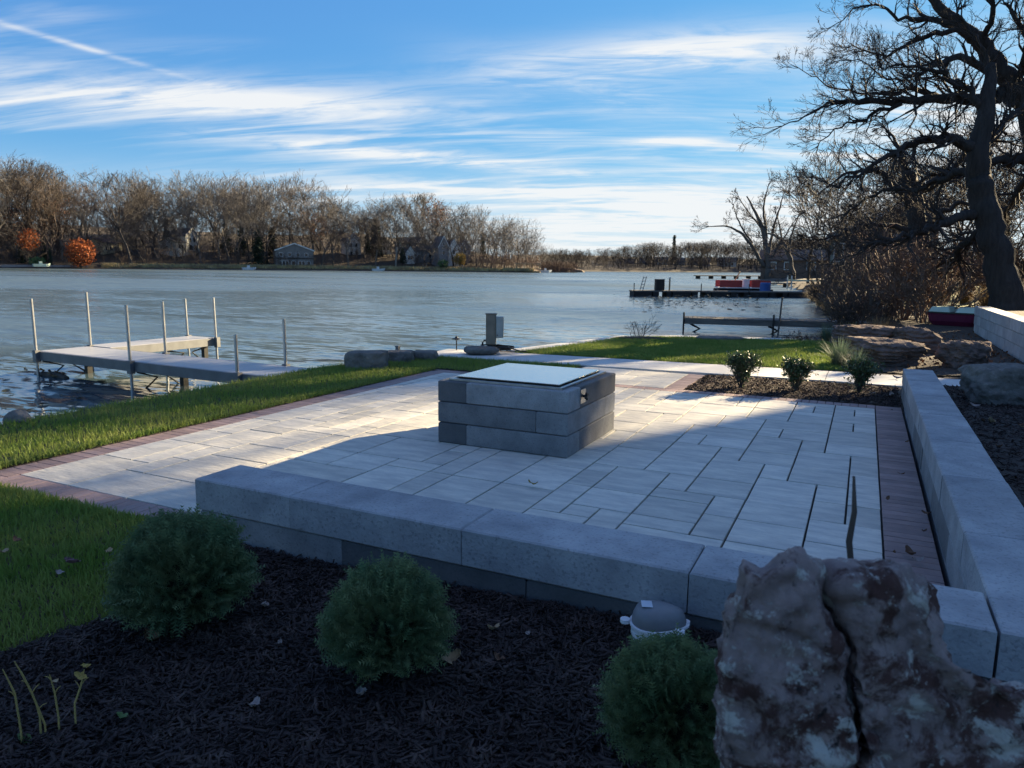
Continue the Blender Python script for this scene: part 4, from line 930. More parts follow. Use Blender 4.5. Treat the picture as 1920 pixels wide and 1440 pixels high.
for x in (.55,):
    for ya, yb in ((1.8, 2.8), (2.8, 1.8)): MB().tube([(x, ya, DZ-.18), (x, ya*.6+yb*.4, WZ+.2), (x, ya*.9+yb*.1, WZ-.05)], .022, 5).build('brace', 'darkmetal', dock)
for (x, y) in ((.4, .2), (3.15, .2), (5.75, .2), (.4, 2.85)): MB().box(x-.05, x+.05, y-.05, y+.05, -2.0, DZ-.172).build('leg', 'darkmetal', dock)
dwp = at(95, 706, WZ); dw = empty('driftwood', (dwp[0], dwp[1], WZ)); tag(dw, 'mossy floating log with dead leaves beside the end of the dock', 'log')
MB().tube([(-.55, .05, -.01), (-.2, 0, .02), (.2, .03, .03), (.5, -.02, .0)], [.03, .06, .07, .05], 8).build('trunk', 'bark', dw, smooth=True)
for k in range(16): link('leaf', leaf_mesh(.10, .07, .2, seed=200+k), ('leaf_tan', 'leaf_brown')[k % 2], dw, (random.uniform(-.8, .3), random.uniform(-.1, .12), random.uniform(.02, .1)), (random.uniform(-.5, .5), random.uniform(-.5, .5), k))
def lilies(name, pts, r, label, up=0.0):
    mb = MB(); rg = random.Random(3)
    for (x, y) in pts:
        rr = r*rg.uniform(.5, 1.2); n = 7; a0 = rg.uniform(0, 6); t1, t2 = rg.uniform(-1, 1)*.3, rg.uniform(-1, 1)*.3; z = WZ+.012+(rg.uniform(0, up))
        mb.add([(x+rr*math.cos(a0+6.0*k/n), y+rr*math.sin(a0+6.0*k/n), z+rr*(.15+max(-.1, t1*math.cos(a0+6*k/n)+t2*math.sin(a0+6*k/n)))) for k in range(n)]+[(x, y, z)], [(k, k+1, n) for k in range(n-1)])
    o = mb.build(name, 'lilypad'); tag(o, label, 'lily pads', kind='stuff')
pl_ = []
for k in range(34): q = at(rng.uniform(0, 200), rng.uniform(715, 790), WZ); pl_.append((q[0], q[1]))
lilies('lily_pads', pl_, .07, 'few dark floating lily pads between the dock and the grass')
pl_ = []
for k in range(260):
    px = float(np.clip(rng.normal(1305, 75), 1150, 1420)); py = 557+abs(rng.normal(0, 12)); q = at(px, py, WZ); pl_.append((q[0], q[1]))
lilies('lily_pads', pl_, .14, 'patch of dark withered lily pads in front of the long floating dock', .22)

d2a, d2b = (-5.45, 24.5), (1.1, 25.8); f2 = Frame(d2a, d2b); d2 = empty('wooden_dock', (*d2a, 0), f2.ang); tag(d2, 'old weathered wooden dock on zigzag supports behind the lawn', 'dock')
x = 0.0
while x < f2.L-.15:
    MB().box(x+.006, x+.144, -.02, .98, DZ-.04, DZ+random.uniform(-.006, .006), .003).build('plank', 'oldwood', d2); x += .15
for y in (-.045, 1.0): MB().box(0, f2.L, y-.022, y+.022, DZ-.20, DZ-.01).build('side_beam', 'oldwood', d2)
for x in (.02, f2.L*.43):
    MB().tube([(x, -.10, -2), (x, -.10, .06 if x < 1 else .05)], .03, 8).build('pole', 'darkmetal', d2)
tp = deep(1430, 562, 25.2)
MB().tube([(f2.L*.43+.12, -.1, -1.6), (f2.L*.43+.22, -.08, .62)], .028, 8).build('pole', 'oldwood', d2)
for x in (.25, f2.L*.41):
    MB().tube([(x, 0, DZ-.2), (x+.30, .1, DZ-.36), (x+.02, .05, DZ-.52), (x+.02, .05, -1.4)], .045, 6).build('support', 'darkmetal', d2)

d3a, d3b = (-15.8, 53.6), (-2.0, 61.2); f3 = Frame(d3a, d3b); d3 = empty('floating_dock', (*d3a, 0), f3.ang); tag(d3, 'long dark floating dock further down the right shore', 'dock')
x = 0.0; k = 0
while x < f3.L-1:
    MB().box(x+.01, x+1.49, 0, 1.5, WZ+.34, WZ+.44).build('deck_panel', 'oldwood', d3)
    if k % 2 == 0 or k > 7: MB().box(x+.05, x+1.45, .02, 1.48, WZ-.2, WZ+.339).build('float', 'darkwood', d3)
    else: MB().box(x+.05, x+.5, .02, 1.48, WZ-.2, WZ+.339).build('float', 'darkwood', d3); MB().box(x+1.1, x+1.45, .02, 1.48, WZ-.2, WZ+.339).build('float', 'darkwood', d3)
    x += 1.5; k += 1
for xx in (.05, 5.2, 8.9): MB().tube([(xx, -.05, -2), (xx, -.05, WZ+1.0)], .035, 6).build('pole', 'darkmetal', d3)
b3 = empty('dock_box', (*(f3.a+f3.t*2.15+f3.n*.6), WZ+.445), f3.ang); tag(b3, 'square dark storage bin on the floating dock', 'storage bin')
MB().box(-.32, .32, -.3, .3, 0, .80, .02).build('body', 'darkwood', b3); MB().box(-.35, .35, -.33, .33, .801, .86, .015).build('lid', 'dockbeam', b3)
c3 = empty('dock_post', (*(f3.a+f3.t*2.85+f3.n*.3), WZ+.445), f3.ang); tag(c3, 'pale slim power post beside the bin on the floating dock', 'post')
MB().box(-.05, .05, -.05, .05, 0, .9).build('post', 'leaf_tan', c3); MB().box(-.07, .07, -.07, .07, .901, 1.0).build('head', 'trim_white', c3)
q3 = empty('dock_ladder', (*(f3.a+f3.t*.55+f3.n*.2), WZ+.445), f3.ang); tag(q3, 'tilted grey ladder at the outer end of the floating dock', 'ladder')
for s in (0, .22): MB().tube([(s, 0, -.05), (s+.28, .05, 1.05)], .03, 6).build('rail', 'dockbeam', q3)
for z in (.2, .45, .7, .95): MB().tube([(z*.26, .01, z), (z*.26+.22, .01, z)], .018, 5).build('rung', 'dockbeam', q3)
bp_ = polar(1395, 66); bt = empty('pontoon_boat', (bp_[0], bp_[1], WZ), .35); tag(bt, 'red and white pontoon boat moored behind the floating dock', 'boat')
for y in (-.9, .9): MB().tube([(-2.3, y, .15), (1.7, y, .15), (2.3, y, .35)], [.32, .32, .1], 10).build('pontoon', 'darkmetal', bt)
MB().box(-2.2, 2.1, -1.15, 1.15, .5, .58).build('deck', 'trim_white', bt)
for (a, b, c, d) in ((-2.15, -.3, -1.13, -1.05), (.5, 2.05, -1.13, -1.05), (-2.15, 2.05, 1.05, 1.13)): MB().box(a, b, c, d, .585, 1.15).build('rail_panel', 'red', bt)
MB().box(-.1, .4, -.6, .2, .585, 1.3, .03).build('console', 'trim_white', bt); MB().tube([(-1, 0, .6), (-.4, -.4, 1.9)], .05, 6).build('boom', 'leaf_tan', bt)
bp_ = polar(1437, 63); bb = empty('barrel', (bp_[0], bp_[1], WZ+.05)); tag(bb, 'blue barrel by the dock next to the red boat', 'barrel'); MB().lathe([(.38, 0), (.42, .1), (.42, .9), (.38, 1.0)], seg=16).build('drum', 'blue', bb); MB().lathe([(.43, .3), (.43, .36)], seg=16).build('hoop', 'blue', bb)
d4 = Frame((-32.6, 158.6), (-19, 176)); d4o = empty('far_dock', (-32.6, 158.6, 0), d4.ang); tag(d4o, 'thin pale dock far down the right shore', 'dock')
MB().box(0, d4.L, 0, 1.4, WZ+.55, WZ+.75).build('deck', 'leaf_tan', d4o)
for k in range(6): MB().box(.5+k*3.6, .8+k*3.6, .1, 1.3, -2, WZ+.549).build('leg', 'darkwood', d4o)
d5 = Frame((-14, 90), (-2, 97)); d5o = empty('far_dock', (-14, 90, 0), d5.ang); tag(d5o, 'greenish low dock between the floating dock and the far pale one', 'dock')
MB().box(0, d5.L, 0, 1.4, WZ+.4, WZ+.55).build('deck', 'dockbeam', d5o)
for k in range(5): MB().box(.4+k*3, .6+k*3, .2, 1.2, -2, WZ+.399).build('leg', 'darkwood', d5o)
lb_ = polar(1515, 84); lo_ = empty('boat_lift', (lb_[0], lb_[1], WZ), .3); tag(lo_, 'pale frame of a boat lift by the reeds', 'boat lift')
for xx in (-1.8, 1.8):
    for yy in (-1, 1): MB().box(xx-.06, xx+.06, yy-.06, yy+.06, -1, 1.5).build('post', 'trim_white', lo_)
for yy in (-1, 1): MB().box(-1.8, 1.8, yy-.05, yy+.05, .9, 1.05).build('rail', 'palegreen', lo_)
# small maroon boat pulled up by the retaining wall
mp_ = polar(1803, 23.5); mz = float(gz([(mp_[0], mp_[1])])[0]); mbt = empty('dinghy', (mp_[0], mp_[1], mz), -.42); tag(mbt, 'maroon paddle boat with two pale hatch covers, parked by the retaining wall', 'boat')
hv = []; 
for (z, sx, sy) in ((0, .55, .36), (.12, .64, .44), (.30, .68, .48), (.33, .70, .50)):
    for k in range(20):
        t = 2*math.pi*k/20; cx = abs(math.cos(t))**.55*math.copysign(1, math.cos(t)); cy = abs(math.sin(t))**.55*math.copysign(1, math.sin(t)); hv.append((cx*sx, cy*sy, z))
hm = MB(); hm.add(hv, [(i*20+k, i*20+(k+1) % 20, (i+1)*20+(k+1) % 20, (i+1)*20+k) for i in range(3) for k in range(20)]+[tuple(range(60, 80)), tuple(range(19, -1, -1))])
hm.build('hull', 'maroon', mbt); MB().prism([p[:2] for p in hv[60:80]], .3305, .365).build('gunwale', 'darkmetal', mbt)
for x0, x1 in ((-.60, -.06), (.08, .60)):
    MB().add([(x0, -.38, .366), (x1, -.38, .366), (x1, .38, .366), (x0, .38, .366), (x0+.06, -.30, .50), (x1-.06, -.30, .50), (x1-.06, .30, .50), (x0+.06, .30, .50)], [(0, 1, 5, 4), (1, 2, 6, 5), (2, 3, 7, 6), (3, 0, 4, 7), (4, 5, 6, 7)]).build('hatch_cover', 'palegreen', mbt)

# ------------------------------------------------------------------ far shores
def shore_mesh(name, wl_pts, depths, heights, m, n_sub=6, seed=1, hs=None):
    """a hillside: water line points, swept away from the camera"""
    W = []
    for a, b in zip(wl_pts[:-1], wl_pts[1:]):
        for k in range(n_sub): t = k/n_sub; W.append(np.array(a)*(1-t)+np.array(b)*t)
    W.append(np.array(wl_pts[-1])); V = []
    for i, p in enumerate(W):
        d = unit(p[:2])
        for dep, h in zip(depths, heights):
            j = mnoise.noise((p[0]*.03+seed, p[1]*.03, dep*.02)); q = p[:2]+d*(dep+j*3*(dep > 0)); V.append((q[0], q[1], (h*(1+.25*j))*(hs[i/n_sub] if False else (1.0 if hs is None or h < 0 else float(np.interp(i/n_sub, range(len(hs)), hs))))))
    k = len(depths); F = [(i*k+j, (i+1)*k+j, (i+1)*k+j+1, i*k+j+1) for i in range(len(W)-1) for j in range(k-1)]
    o = link(name, py_mesh(name, V, F), m, smooth=True); tag(o, kind='structure'); return o
LS = [(-1500, 200), (-800, 235), (-300, 262), (0, 283), (200, 288), (400, 292), (600, 290), (800, 288), (950, 284), (1000, 286), (1012, 292), (1022, 318), (1020, 350), (1000, 400)]
LSP = [polar(px, d) for px, d in LS]
HD = [-6, 0, 4, 12, 30, 55, 90, 160]; HH = [-2.2, -.35, .5, 1.6, 6.0, 9.5, 14, 19]
flat('bank', (.17, .125, .075)); MT['hill'] = mat('leafy_hillside', (.085, .062, .042), .95, color2=(.045, .036, .027), scale=.25, bump=.2, bscale=1.2, speck=(1.2, .7, (.13, .10, .06)))
TIP = [1, 1, 1, 1, 1, 1, 1, .85, .35, .16, .1, .05, .03, .02]
shore_mesh('left_shore', LSP, HD, HH, 'hill', 6, 1, TIP)
def hill_z(dep, px=0): return float(np.interp(dep, HD, HH))*float(np.interp(px, [a for a, b in LS[:11]], TIP[:11]))
MT['bankgrass'] = mat('shore_grass', (.50, .40, .18), .9, color2=(.25, .19, .11), scale=.3, speck=(.8, .6, (.55, .47, .32)))
def bank(name, px0, px1, label):
    rg = np.random.default_rng(int(px0)+5); n = int((px1-px0)*26); px = rg.uniform(px0, px1, n); dist = np.interp(px, [a for a, b in LS[:9]], [b for a, b in LS[:9]])
    dd = rg.uniform(.6, 5.0, n); P = np.array([polar(a, b+c) for a, b, c in zip(px, dist, dd)]); P[:, 2] = np.array([hill_z(c, a) for a, c in zip(px, dd)])-.1
    a = rg.uniform(0, 6.28, n); h = rg.uniform(.4, 1.3, n); q = np.column_stack([np.cos(a), np.sin(a), 0*a])*.28; tip = P+np.column_stack([rg.normal(0, .3, n), rg.normal(0, .3, n), h])
    V = np.stack([P-q, P+q, tip], 1).reshape(-1, 3); o = link(name, np_mesh(name, V, np.arange(3*n).reshape(-1, 3)), 'bankgrass'); tag(o, label, 'reeds', kind='stuff')
bank('reeds', 190, 520, 'sunlit dry reeds along the far shore below the cream and white houses'); bank('reeds', 520, 1000, 'dull dry growth along the far shore below the grey house')
bpts = [polar(px, shore_w+.3) for px, shore_w in ((-150, 272), (-60, 279), (0, 283), (60, 284.8), (120, 286.2), (165, 287.2))]
bw_ = empty('beach_wall', bpts[0]); tag(bw_, 'pale low stone seawall along the far beach left of the orange shrub', 'seawall')
for a, b in zip(bpts[:-1], bpts[1:]):
    a, b = a-bpts[0], b-bpts[0]; t_ = unit((b-a)[:2]); n_2 = np.array([-t_[1], t_[0]]); MB().prism([tuple(a[:2]+t_*.05), tuple(b[:2]-t_*.05), tuple(b[:2]-t_*.05+n_2*1.2), tuple(a[:2]+t_*.05+n_2*1.2)], -1.5, .55).build('wall_section', 'leaf_pale', bw_)
RS = [(960, 415), (1080, 401), (1160, 425), (1250, 457), (1350, 500), (1440, 540), (1560, 560), (1700, 580)]
RSP = [polar(px, d) for px, d in RS]
shore_mesh('far_shore', RSP, [-8, 0, 6, 25, 60, 120, 260], [-2.2, -.3, .8, 3.0, 5.5, 9, 12], 'soil', 4, 4)
# the small reed spit in front of the far shore
sp = polar(1050, 330); link('reed_spit', rock_mesh('reed_spit', 11, 3.0, 1.8, 6, sub=4, amp=.2), 'brush', None, (sp[0], sp[1], WZ+.3), (0, 0, .45), smooth=True); tag(bpy.data.objects['reed_spit'], kind='structure')

# ------------------------------------------------------------------ houses
def gable(mb, x0, x1, y0, y1, z0, z1, axis, over=.4, th=.25):
    """pitched roof: two slabs; axis 'x' = ridge runs along x"""
    if axis == 'x':
        ym = (y0+y1)/2
        for ya in (y0-over, y1+over):
            zl = z0-(z1-z0)*over/((y1-y0)/2)
            mb.add([(x0-over, ya, zl), (x1+over, ya, zl), (x1+over, ym, z1), (x0-over, ym, z1), (x0-over, ya, zl+th), (x1+over, ya, zl+th), (x1+over, ym, z1+th), (x0-over, ym, z1+th)],
                   [(0, 1, 2, 3), (4, 5, 6, 7), (0, 1, 5, 4), (0, 3, 7, 4), (1, 2, 6, 5), (2, 3, 7, 6)])
    else:
        xm = (x0+x1)/2
        for xa in (x0-over, x1+over):
            zl = z0-(z1-z0)*over/((x1-x0)/2)
            mb.add([(xa, y0-over, zl), (xa, y1+over, zl), (xm, y1+over, z1), (xm, y0-over, z1), (xa, y0-over, zl+th), (xa, y1+over, zl+th), (xm, y1+over, z1+th), (xm, y0-over, z1+th)],
                   [(0, 1, 2, 3), (4, 5, 6, 7), (0, 1, 5, 4), (0, 3, 7, 4), (1, 2, 6, 5), (2, 3, 7, 6)])
def wall_mass(mb, x0, x1, y0, y1, z0, z1, zr, axis):
    mb.box(x0, x1, y0, y1, z0, z1)
    if axis == 'x':
        ym = (y0+y1)/2; mb.add([(x0, y0, z1), (x0, y1, z1), (x0, ym, zr), (x1, y0, z1), (x1, y1, z1), (x1, ym, zr)], [(0, 2, 1), (3, 4, 5), (0, 3, 5, 2), (1, 2, 5, 4)])
    else:
        xm = (x0+x1)/2; mb.add([(x0, y0, z1), (x1, y0, z1), (xm, y0, zr), (x0, y1, z1), (x1, y1, z1), (xm, y1, zr)], [(0, 1, 2), (3, 5, 4), (0, 2, 5, 3), (1, 4, 5, 2)])
def house(name, px, dist, base_py, parts, windows, label, turn=0.0, extra=None):
    """x runs to the right as seen, y away; windows (x, z, w, h[, y]) on the front"""
    p = polar(px, dist); p[2] = deep(px, base_py, dist)[2]; az = math.atan2(p[1], p[0])-math.pi/2+turn
    h = empty(name, p, az); tag(h, label, 'house')
    for (x0, x1, y0, y1, hz, rz, axis, wm_, rm_, *tr) in parts:
        mb = MB(); wall_mass(mb, x0, x1, y0, y1, -3.0, hz, rz-.05, axis); mb.build('wall', wm_, h)
        rb = MB(); gable(rb, x0, x1, y0, y1, hz, rz, axis); ro = rb.build('roof', rm_, h)
        if tr and axis == 'y':                                       # pale barge boards on the gable towards the lake
            tb = MB(); xm = (x0+x1)/2
            for xa in (x0-.4, x1+.4):
                zl = hz-(rz-hz)*.4/((x1-x0)/2)
                tb.add([(xa, y0-.48, zl-.1), (xm, y0-.48, rz-.1), (xm, y0-.48, rz+.4), (xa, y0-.48, zl+.4), (xa, y0-.41, zl-.1), (xm, y0-.41, rz-.1), (xm, y0-.41, rz+.4), (xa, y0-.41, zl+.4)], [(0, 1, 2, 3), (4, 7, 6, 5), (0, 4, 5, 1), (3, 2, 6, 7), (0, 3, 7, 4)])
            tb.build('barge_board', 'trim_white', ro)
    y_f = parts[0][2]
    for w_ in windows:
        x, z, w, hh = w_[:4]; yf = w_[4] if len(w_) > 4 else y_f
        fr = MB().box(x-w/2-.12, x+w/2+.12, yf-.10, yf-.03, z-.12, z+hh+.12).build('window', 'trim_white', h)
        MB().box(x-w/2, x+w/2, yf-.14, yf-.101, z, z+hh).build('pane', 'pane', fr)
    if extra: extra(h)
    return h
house('house', 215, 318, 482, [(-6, 5, 0, 9, 5.2, 7.0, 'x', 'cream_wall', 'brown_roof')], [(-4.2, 2.4, 1.0, 1.5), (-1.8, 2.4, 1.0, 1.5), (1.0, 2.4, 1.6, 1.5), (3.6, .4, 1.8, 2.0)], 'cream house with brown roof behind trees, right of the orange shrub', .95)
def white_extra(h):
    d = MB().box(.5, 6.5, -2.6, -.05, -.2, .05); d.build('deck', 'brown_wall', h)
    for x in (.6, 6.4): MB().box(x-.1, x+.1, -2.55, -2.35, -3, -.201).build('deck_post', 'trim_white', h)
house('house', 352, 316, 471, [(-.5, 6.8, 0, 8, 6.0, 8.9, 'y', 'white_wall', 'grey_roof', 1), (-5.5, -.52, .3, 8, 3.2, 4.9, 'x', 'white_wall', 'grey_roof')], [(2.1, 3.6, .9, 1.5), (4.2, 3.6, .9, 1.5), (-3.6, 1.0, .9, 1.4, .3), (-1.9, 1.0, .9, 1.4, .3), (2.2, .6, 1.8, 1.8), (5.2, .3, 1.6, 2.0)], 'white house with a tall gable and low wing up on the far bank', .85, white_extra)
def grey_extra(h):
    MB().box(-7.0, 7.0, -.25, -.02, 3.55, 3.85).build('belt_board', 'darkwood', h)
house('house', 553, 296, 502.5, [(-7.0, 7.0, 0, 9, 6.6, 9.2, 'y', 'grey_wall', 'dark_roof', 1)], [(x, 4.5, 1.1, 1.2) for x in (-5, -1.8, 1.2, 4.4)]+[(-5.3, .8, 1.0, 1.8), (-4.1, .8, 1.0, 1.8), (-2.9, .8, 1.0, 1.8), (-.5, .8, 1.2, 1.8), (2.0, .8, 1.0, 1.8), (3.2, .8, 1.0, 1.8), (5.2, .8, 1.1, 1.8)], 'wide brown-grey two-storey house with a low dark gable near the water', .12, grey_extra)
house('house', 720, 322, 480, [(-4, 4, 0, 8, 5.0, 8.0, 'y', 'white_wall', 'grey_roof', 1)], [(-1.6, 2.6, 1.0, 1.5), (.2, 2.6, 1.0, 1.5), (2.0, 2.6, 1.0, 1.5), (0, 5.3, .8, .9)], 'white gabled house peeking out left of the teal house', .5)
house('house', 664, 320, 486, [(-3, 3.2, 0, 7, 8.0, 10.5, 'y', 'white_wall', 'grey_roof', 1)], [(-1.2, 5.2, .9, 1.4), (1.2, 5.2, .9, 1.4), (-1.2, 1.8, .9, 1.4), (1.2, 1.8, .9, 1.4)], 'narrow pale house half hidden by trees beside the spruces', .4)
house('house', 772, 330, 476, [(-4.5, 4.8, 0, 9, 4.6, 7.2, 'x', 'teal_wall', 'dark_roof'), (2.2, 8.0, -1, 8, 4.6, 7.6, 'y', 'teal_wall', 'dark_roof', 1)], [(-2.5, 1.8, 1.0, 1.4), (0, 1.8, 1.0, 1.4), (5, 2.2, 1.2, 1.6, -1)], 'teal house with a dark roof on the far bank', .4)
house('house', 797, 306, 488, [(-4.4, 10.5, 1.5, 9, 4.0, 7.0, 'x', 'slate_wall', 'dark_roof'), (-8.2, -4.42, 0, 8, 2.6, 5.2, 'y', 'white_wall', 'dark_roof', 1)], [(-6.9, .3, .8, 1.4, 0), (-5.7, .3, .8, 1.4, 0), (-2, 1.0, 1.2, 1.5, 1.5), (2.5, 1.0, 1.2, 1.5, 1.5), (7, 1.0, 1.2, 1.5, 1.5)], 'long slate-grey house with a small white front gable', .3)
def stairs(h):
    s = MB()
    for k in range(9): s.box(5.2, 6.4, -3.5+k*.35, -3.2+k*.35, -2.6+k*.3, -2.45+k*.3)
    s.build('stair', 'trim_white', h)
house('house', 836, 300, 487, [(-3.2, 1.2, 0, 7, 5.2, 9.2, 'y', 'slate_wall', 'grey_roof', 1), (1.25, 6.5, .6, 8, 4.2, 8.0, 'y', 'white_wall', 'grey_roof', 1)], [(-1, 2.0, 1.0, 1.5), (3.8, 2.4, 1.0, 1.5, .6), (-1, 5.6, .7, 1.0)], 'pale house with two steep gables and outdoor steps', .45, stairs)
house('house', 872, 306, 480, [(-2.6, 2.6, 0, 7, 3.2, 6.5, 'y', 'slate_wall', 'grey_roof', 1)], [(0, 1.0, 1.3, 1.6), (0, 3.6, .6, .8)], 'small steep-gabled cottage behind the yellow bush', .4)
bh = polar(990, 287); bho = empty('boathouse', (bh[0], bh[1], WZ), math.atan2(bh[1], bh[0])-math.pi/2); tag(bho, 'open wooden boat shelter with flat roof at the tip of the left shore', 'boat shelter')
for x in (-4.5, -1.5, 1.5, 4.5):
    for y in (0, 4): MB().box(x-.12, x+.12, y-.12, y+.12, -1, 3.2).build('post', 'leaf_tan', bho)
MB().box(-5.2, 5.2, -.6, 4.6, 3.201, 3.5).build('roof', 'leaf_tan', bho); MB().box(-6.5, 5.0, -1.2, 5, .3, .6).build('deck', 'leaf_tan', bho)
for (px, d, m_, lab) in ((465, 287, 'trim_white', 'small white boat at the far shore left of the grey house'), (75, 281, 'palegreen', 'pale green upturned boat on the far beach near the orange shrub'), (708, 286, 'trim_white', 'white boat at the landing below the narrow pale house'), (598 + 424, 300, 'trim_white', 'white boat off the tip of the left shore')):
    b = polar(px, d); bo = empty('motor_boat', (b[0], b[1], WZ+(.6 if px == 75 else 0)), math.atan2(b[1], b[0])-math.pi/2+.2); tag(bo, lab, 'boat')
    MB().add([(-2, -.8, 0), (1.5, -.8, 0), (2.6, 0, .2), (1.5, .8, 0), (-2, .8, 0), (-2.1, -1, .9), (1.6, -1, .9), (3.0, 0, 1.1), (1.6, 1, .9), (-2.1, 1, .9)], [(4, 3, 2, 1, 0), (5, 6, 7, 8, 9), (0, 1, 6, 5), (1, 2, 7, 6), (2, 3, 8, 7), (3, 4, 9, 8), (4, 0, 5, 9)]).build('hull', m_, bo)
    MB().box(-.3, .5, -.6, .6, .901, 1.7).build('cabin', m_, bo)
# houses across the bay and on the right shore
for k, (px, d, by, w, wm_, lab) in enumerate(((1172, 470, 505, 11, 'slate_wall', 'long pale house at the left end of the far bay'), (1208, 480, 503, 6, 'brown_wall', 'small brown house on the far bay next to the long pale one'), (1238, 490, 501, 9, 'white_wall', 'white-fronted house in the middle of the far bay'),
    (1275, 500, 502, 6, 'slate_wall', 'small grey house on the far bay beneath the tall pine'), (1312, 520, 501, 13, 'slate_wall', 'broad grey house on the green slope of the far bay'), (1362, 540, 500, 13, 'white_wall', 'long white house at the right end of the far bay'))):
    house('house', px, d, by, [(-w/2, w/2, 0, 8, 3.6, 6.4, 'x', wm_, 'grey_roof')], [(-w*.3, 1.0, 1.2, 1.5), (0, .4, 1.3, 2.2), (w*.3, 1.0, 1.2, 1.5)], lab)
house('house', 1612, 74, 512, [(-2.6, 2.8, 0, 8, 3.2, 4.6, 'y', 'green_wall', 'grey_roof', 1), (.2, 6.2, 3, 9, 4.6, 6.2, 'y', 'green_wall', 'grey_roof', 1)], [(-1.9, 1.1, .6, 1.5), (-1.1, 1.1, .6, 1.5), (.2, 1.1, .9, 1.5), (1.5, 1.1, .8, 1.5), (3.2, 3.2, 1.0, .9, 3)], 'grey-green house with a shallow gable behind the brush on the right shore')
house('house', 1478, 150, 511, [(-5, 9, 0, 8, 2.4, 4.2, 'x', 'brown_wall', 'brown_roof')], [(-3, .6, 1.4, 1.3), (0, .6, 1.4, 1.3), (4, .6, 1.4, 1.3)], 'low brown lakeside house beside the leaning trees')
# house added out of view on the right to shade the front patio
nh = empty('shade_house', (20.2, 31.5, 2.4), -.4); tag(nh, 'unseen brown two-storey house added up the right slope to shade the patio', 'house')
wb = MB(); wall_mass(wb, -7.2, 9, -4.5, 4.5, -4, 7.6, 11.4, 'x'); wb.build('wall', 'brown_wall', nh); rb = MB(); gable(rb, -7.2, 9, -4.5, 4.5, 7.6, 11.4, 'x', .5); rb.build('roof', 'dark_roof', nh)
for x in (-5, -1, 3, 7):
    for z in (1.2, 4.0): fr = MB().box(x-.7, x+.7, -4.6, -4.52, z, z+1.5).build('window', 'trim_white', nh); MB().box(x-.6, x+.6, -4.64, -4.601, z+.1, z+1.4).build('pane', 'pane', fr)

# ------------------------------------------------------------------ bare trees on the far shore
VAR = []
def far_tree(seed, H=26.0, spread=30, levels=7, fork=.30, trunks=1):
    rg = np.random.default_rng(seed); T = []; P, D, L_, R0 = [], [], [], []
    for t in range(trunks):
        lean = rg.normal(0, .10 if trunks == 1 else .28, 2); p = np.array([0, 0, -1.0]); d = unit(np.array([lean[0], lean[1], 1.0])); r = H*.0135*(1 if trunks == 1 else .75); n = 5
        hf = H*fork*rg.uniform(.8, 1.2)
        for k in range(n):
            q = p+d*(hf+1)/n; T.append(np.concatenate([p, q, [r, r*.93]])); p = q; r *= .93; d = unit(d+rg.normal(0, .06, 3)+np.array([0, 0, .05]))
            if k >= 2 and rg.random() < .55:
                a = rg.uniform(0, 6.28); P.append(p); D.append(np.array([math.cos(a), math.sin(a), .75])); L_.append(H*.16); R0.append(r*.42)
        nk = 3 if trunks == 1 else 2
        for k in range(nk+int(rg.integers(0, 2))):
            a = k*2.1+rg.uniform(0, 1); P.append(p); D.append(unit(np.array([math.cos(a)*.55, math.sin(a)*.55, 1.0]))); L_.append(H*.20*rg.uniform(.85, 1.2)); R0.append(r*.68)
    S = grow(rg, P, D, L_, R0, levels, ang=spread, ratio=(.66, .88), trop=.06, jit=.10, rr=.80, keep=.80, rmin=.034, kids=(2, 2), side=.30)
    top = S[:, 5].max(); S[:, :6] *= H/top; T = np.array(T); T[:, :6] *= H/top
    return T, S
def tree_meshes(seed, **k):
    T, S = far_tree(seed, **k); return seg_mesh('trunk', T, 7), seg_mesh('crown', S, 3), S
for s in range(9): VAR.append(tree_meshes(100+s, H=26.0, spread=(26, 32, 24, 36, 28, 30, 25, 34, 29)[s], fork=(.30, .24, .36, .22, .33, .27, .40, .2, .3)[s], trunks=2 if s in (3, 7) else 1))
BARKS = ['bark', 'bark_dark', 'bark_pale']; TW = ['twig', 'twig_red', 'twig_dark']
_vm = {}
def tree_copy(v, bark, tw, p, H, label, group, rz, wide=1.0, name='bare_tree'):
    key = (v, bark, tw)
    if key not in _vm:
        a = VAR[v][0].copy(); b = VAR[v][1].copy(); a.materials.clear(); b.materials.clear(); a.materials.append(MT[bark]); b.materials.append(MT[tw]); _vm[key] = (a, b)
    o = empty(name, p, rz); tag(o, label, 'tree', group); s = H/26.0
    for nm, me in zip(('trunk', 'crown'), _vm[key]):
        c = link(nm, me, None, o); c.scale = (s*wide, s*wide, s)
    return o
SKY_X = [-200, 0, 50, 100, 130, 180, 220, 260, 300, 340, 370, 420, 460, 500, 540, 580, 620, 650, 690, 720, 760, 800, 850, 900, 950, 980, 1000, 1012]
SKY_Y = [300, 295, 290, 300, 315, 330, 335, 315, 310, 325, 318, 318, 330, 322, 318, 322, 350, 372, 385, 365, 352, 362, 370, 380, 393, 408, 432, 465]
SLOTS = [(-999, 70, 'at the left frame edge'), (70, 190, 'beside the orange shrub'), (190, 320, 'around the cream house'), (320, 420, 'around the white house'), (420, 520, 'between the white house and the grey house'),
         (520, 640, 'behind the wide grey house'), (640, 720, 'around the two spruces'), (720, 800, 'behind the teal house'), (800, 880, 'behind the steep-gabled houses'), (880, 955, 'near the wooded point'), (955, 1100, 'at the tip of the point')]
def slot(px): return next(t for a, b, t in SLOTS if a <= px < b)
rgT = np.random.default_rng(21)
def shore_dist(px): return float(np.interp(px, [a for a, b in LS[:10]], [b for a, b in LS[:10]]))
kind_words = {'bark': 'tall bare grey tree', 'bark_dark': 'tall dark bare tree', 'bark_pale': 'pale-trunked bare tree'}
nT = 0
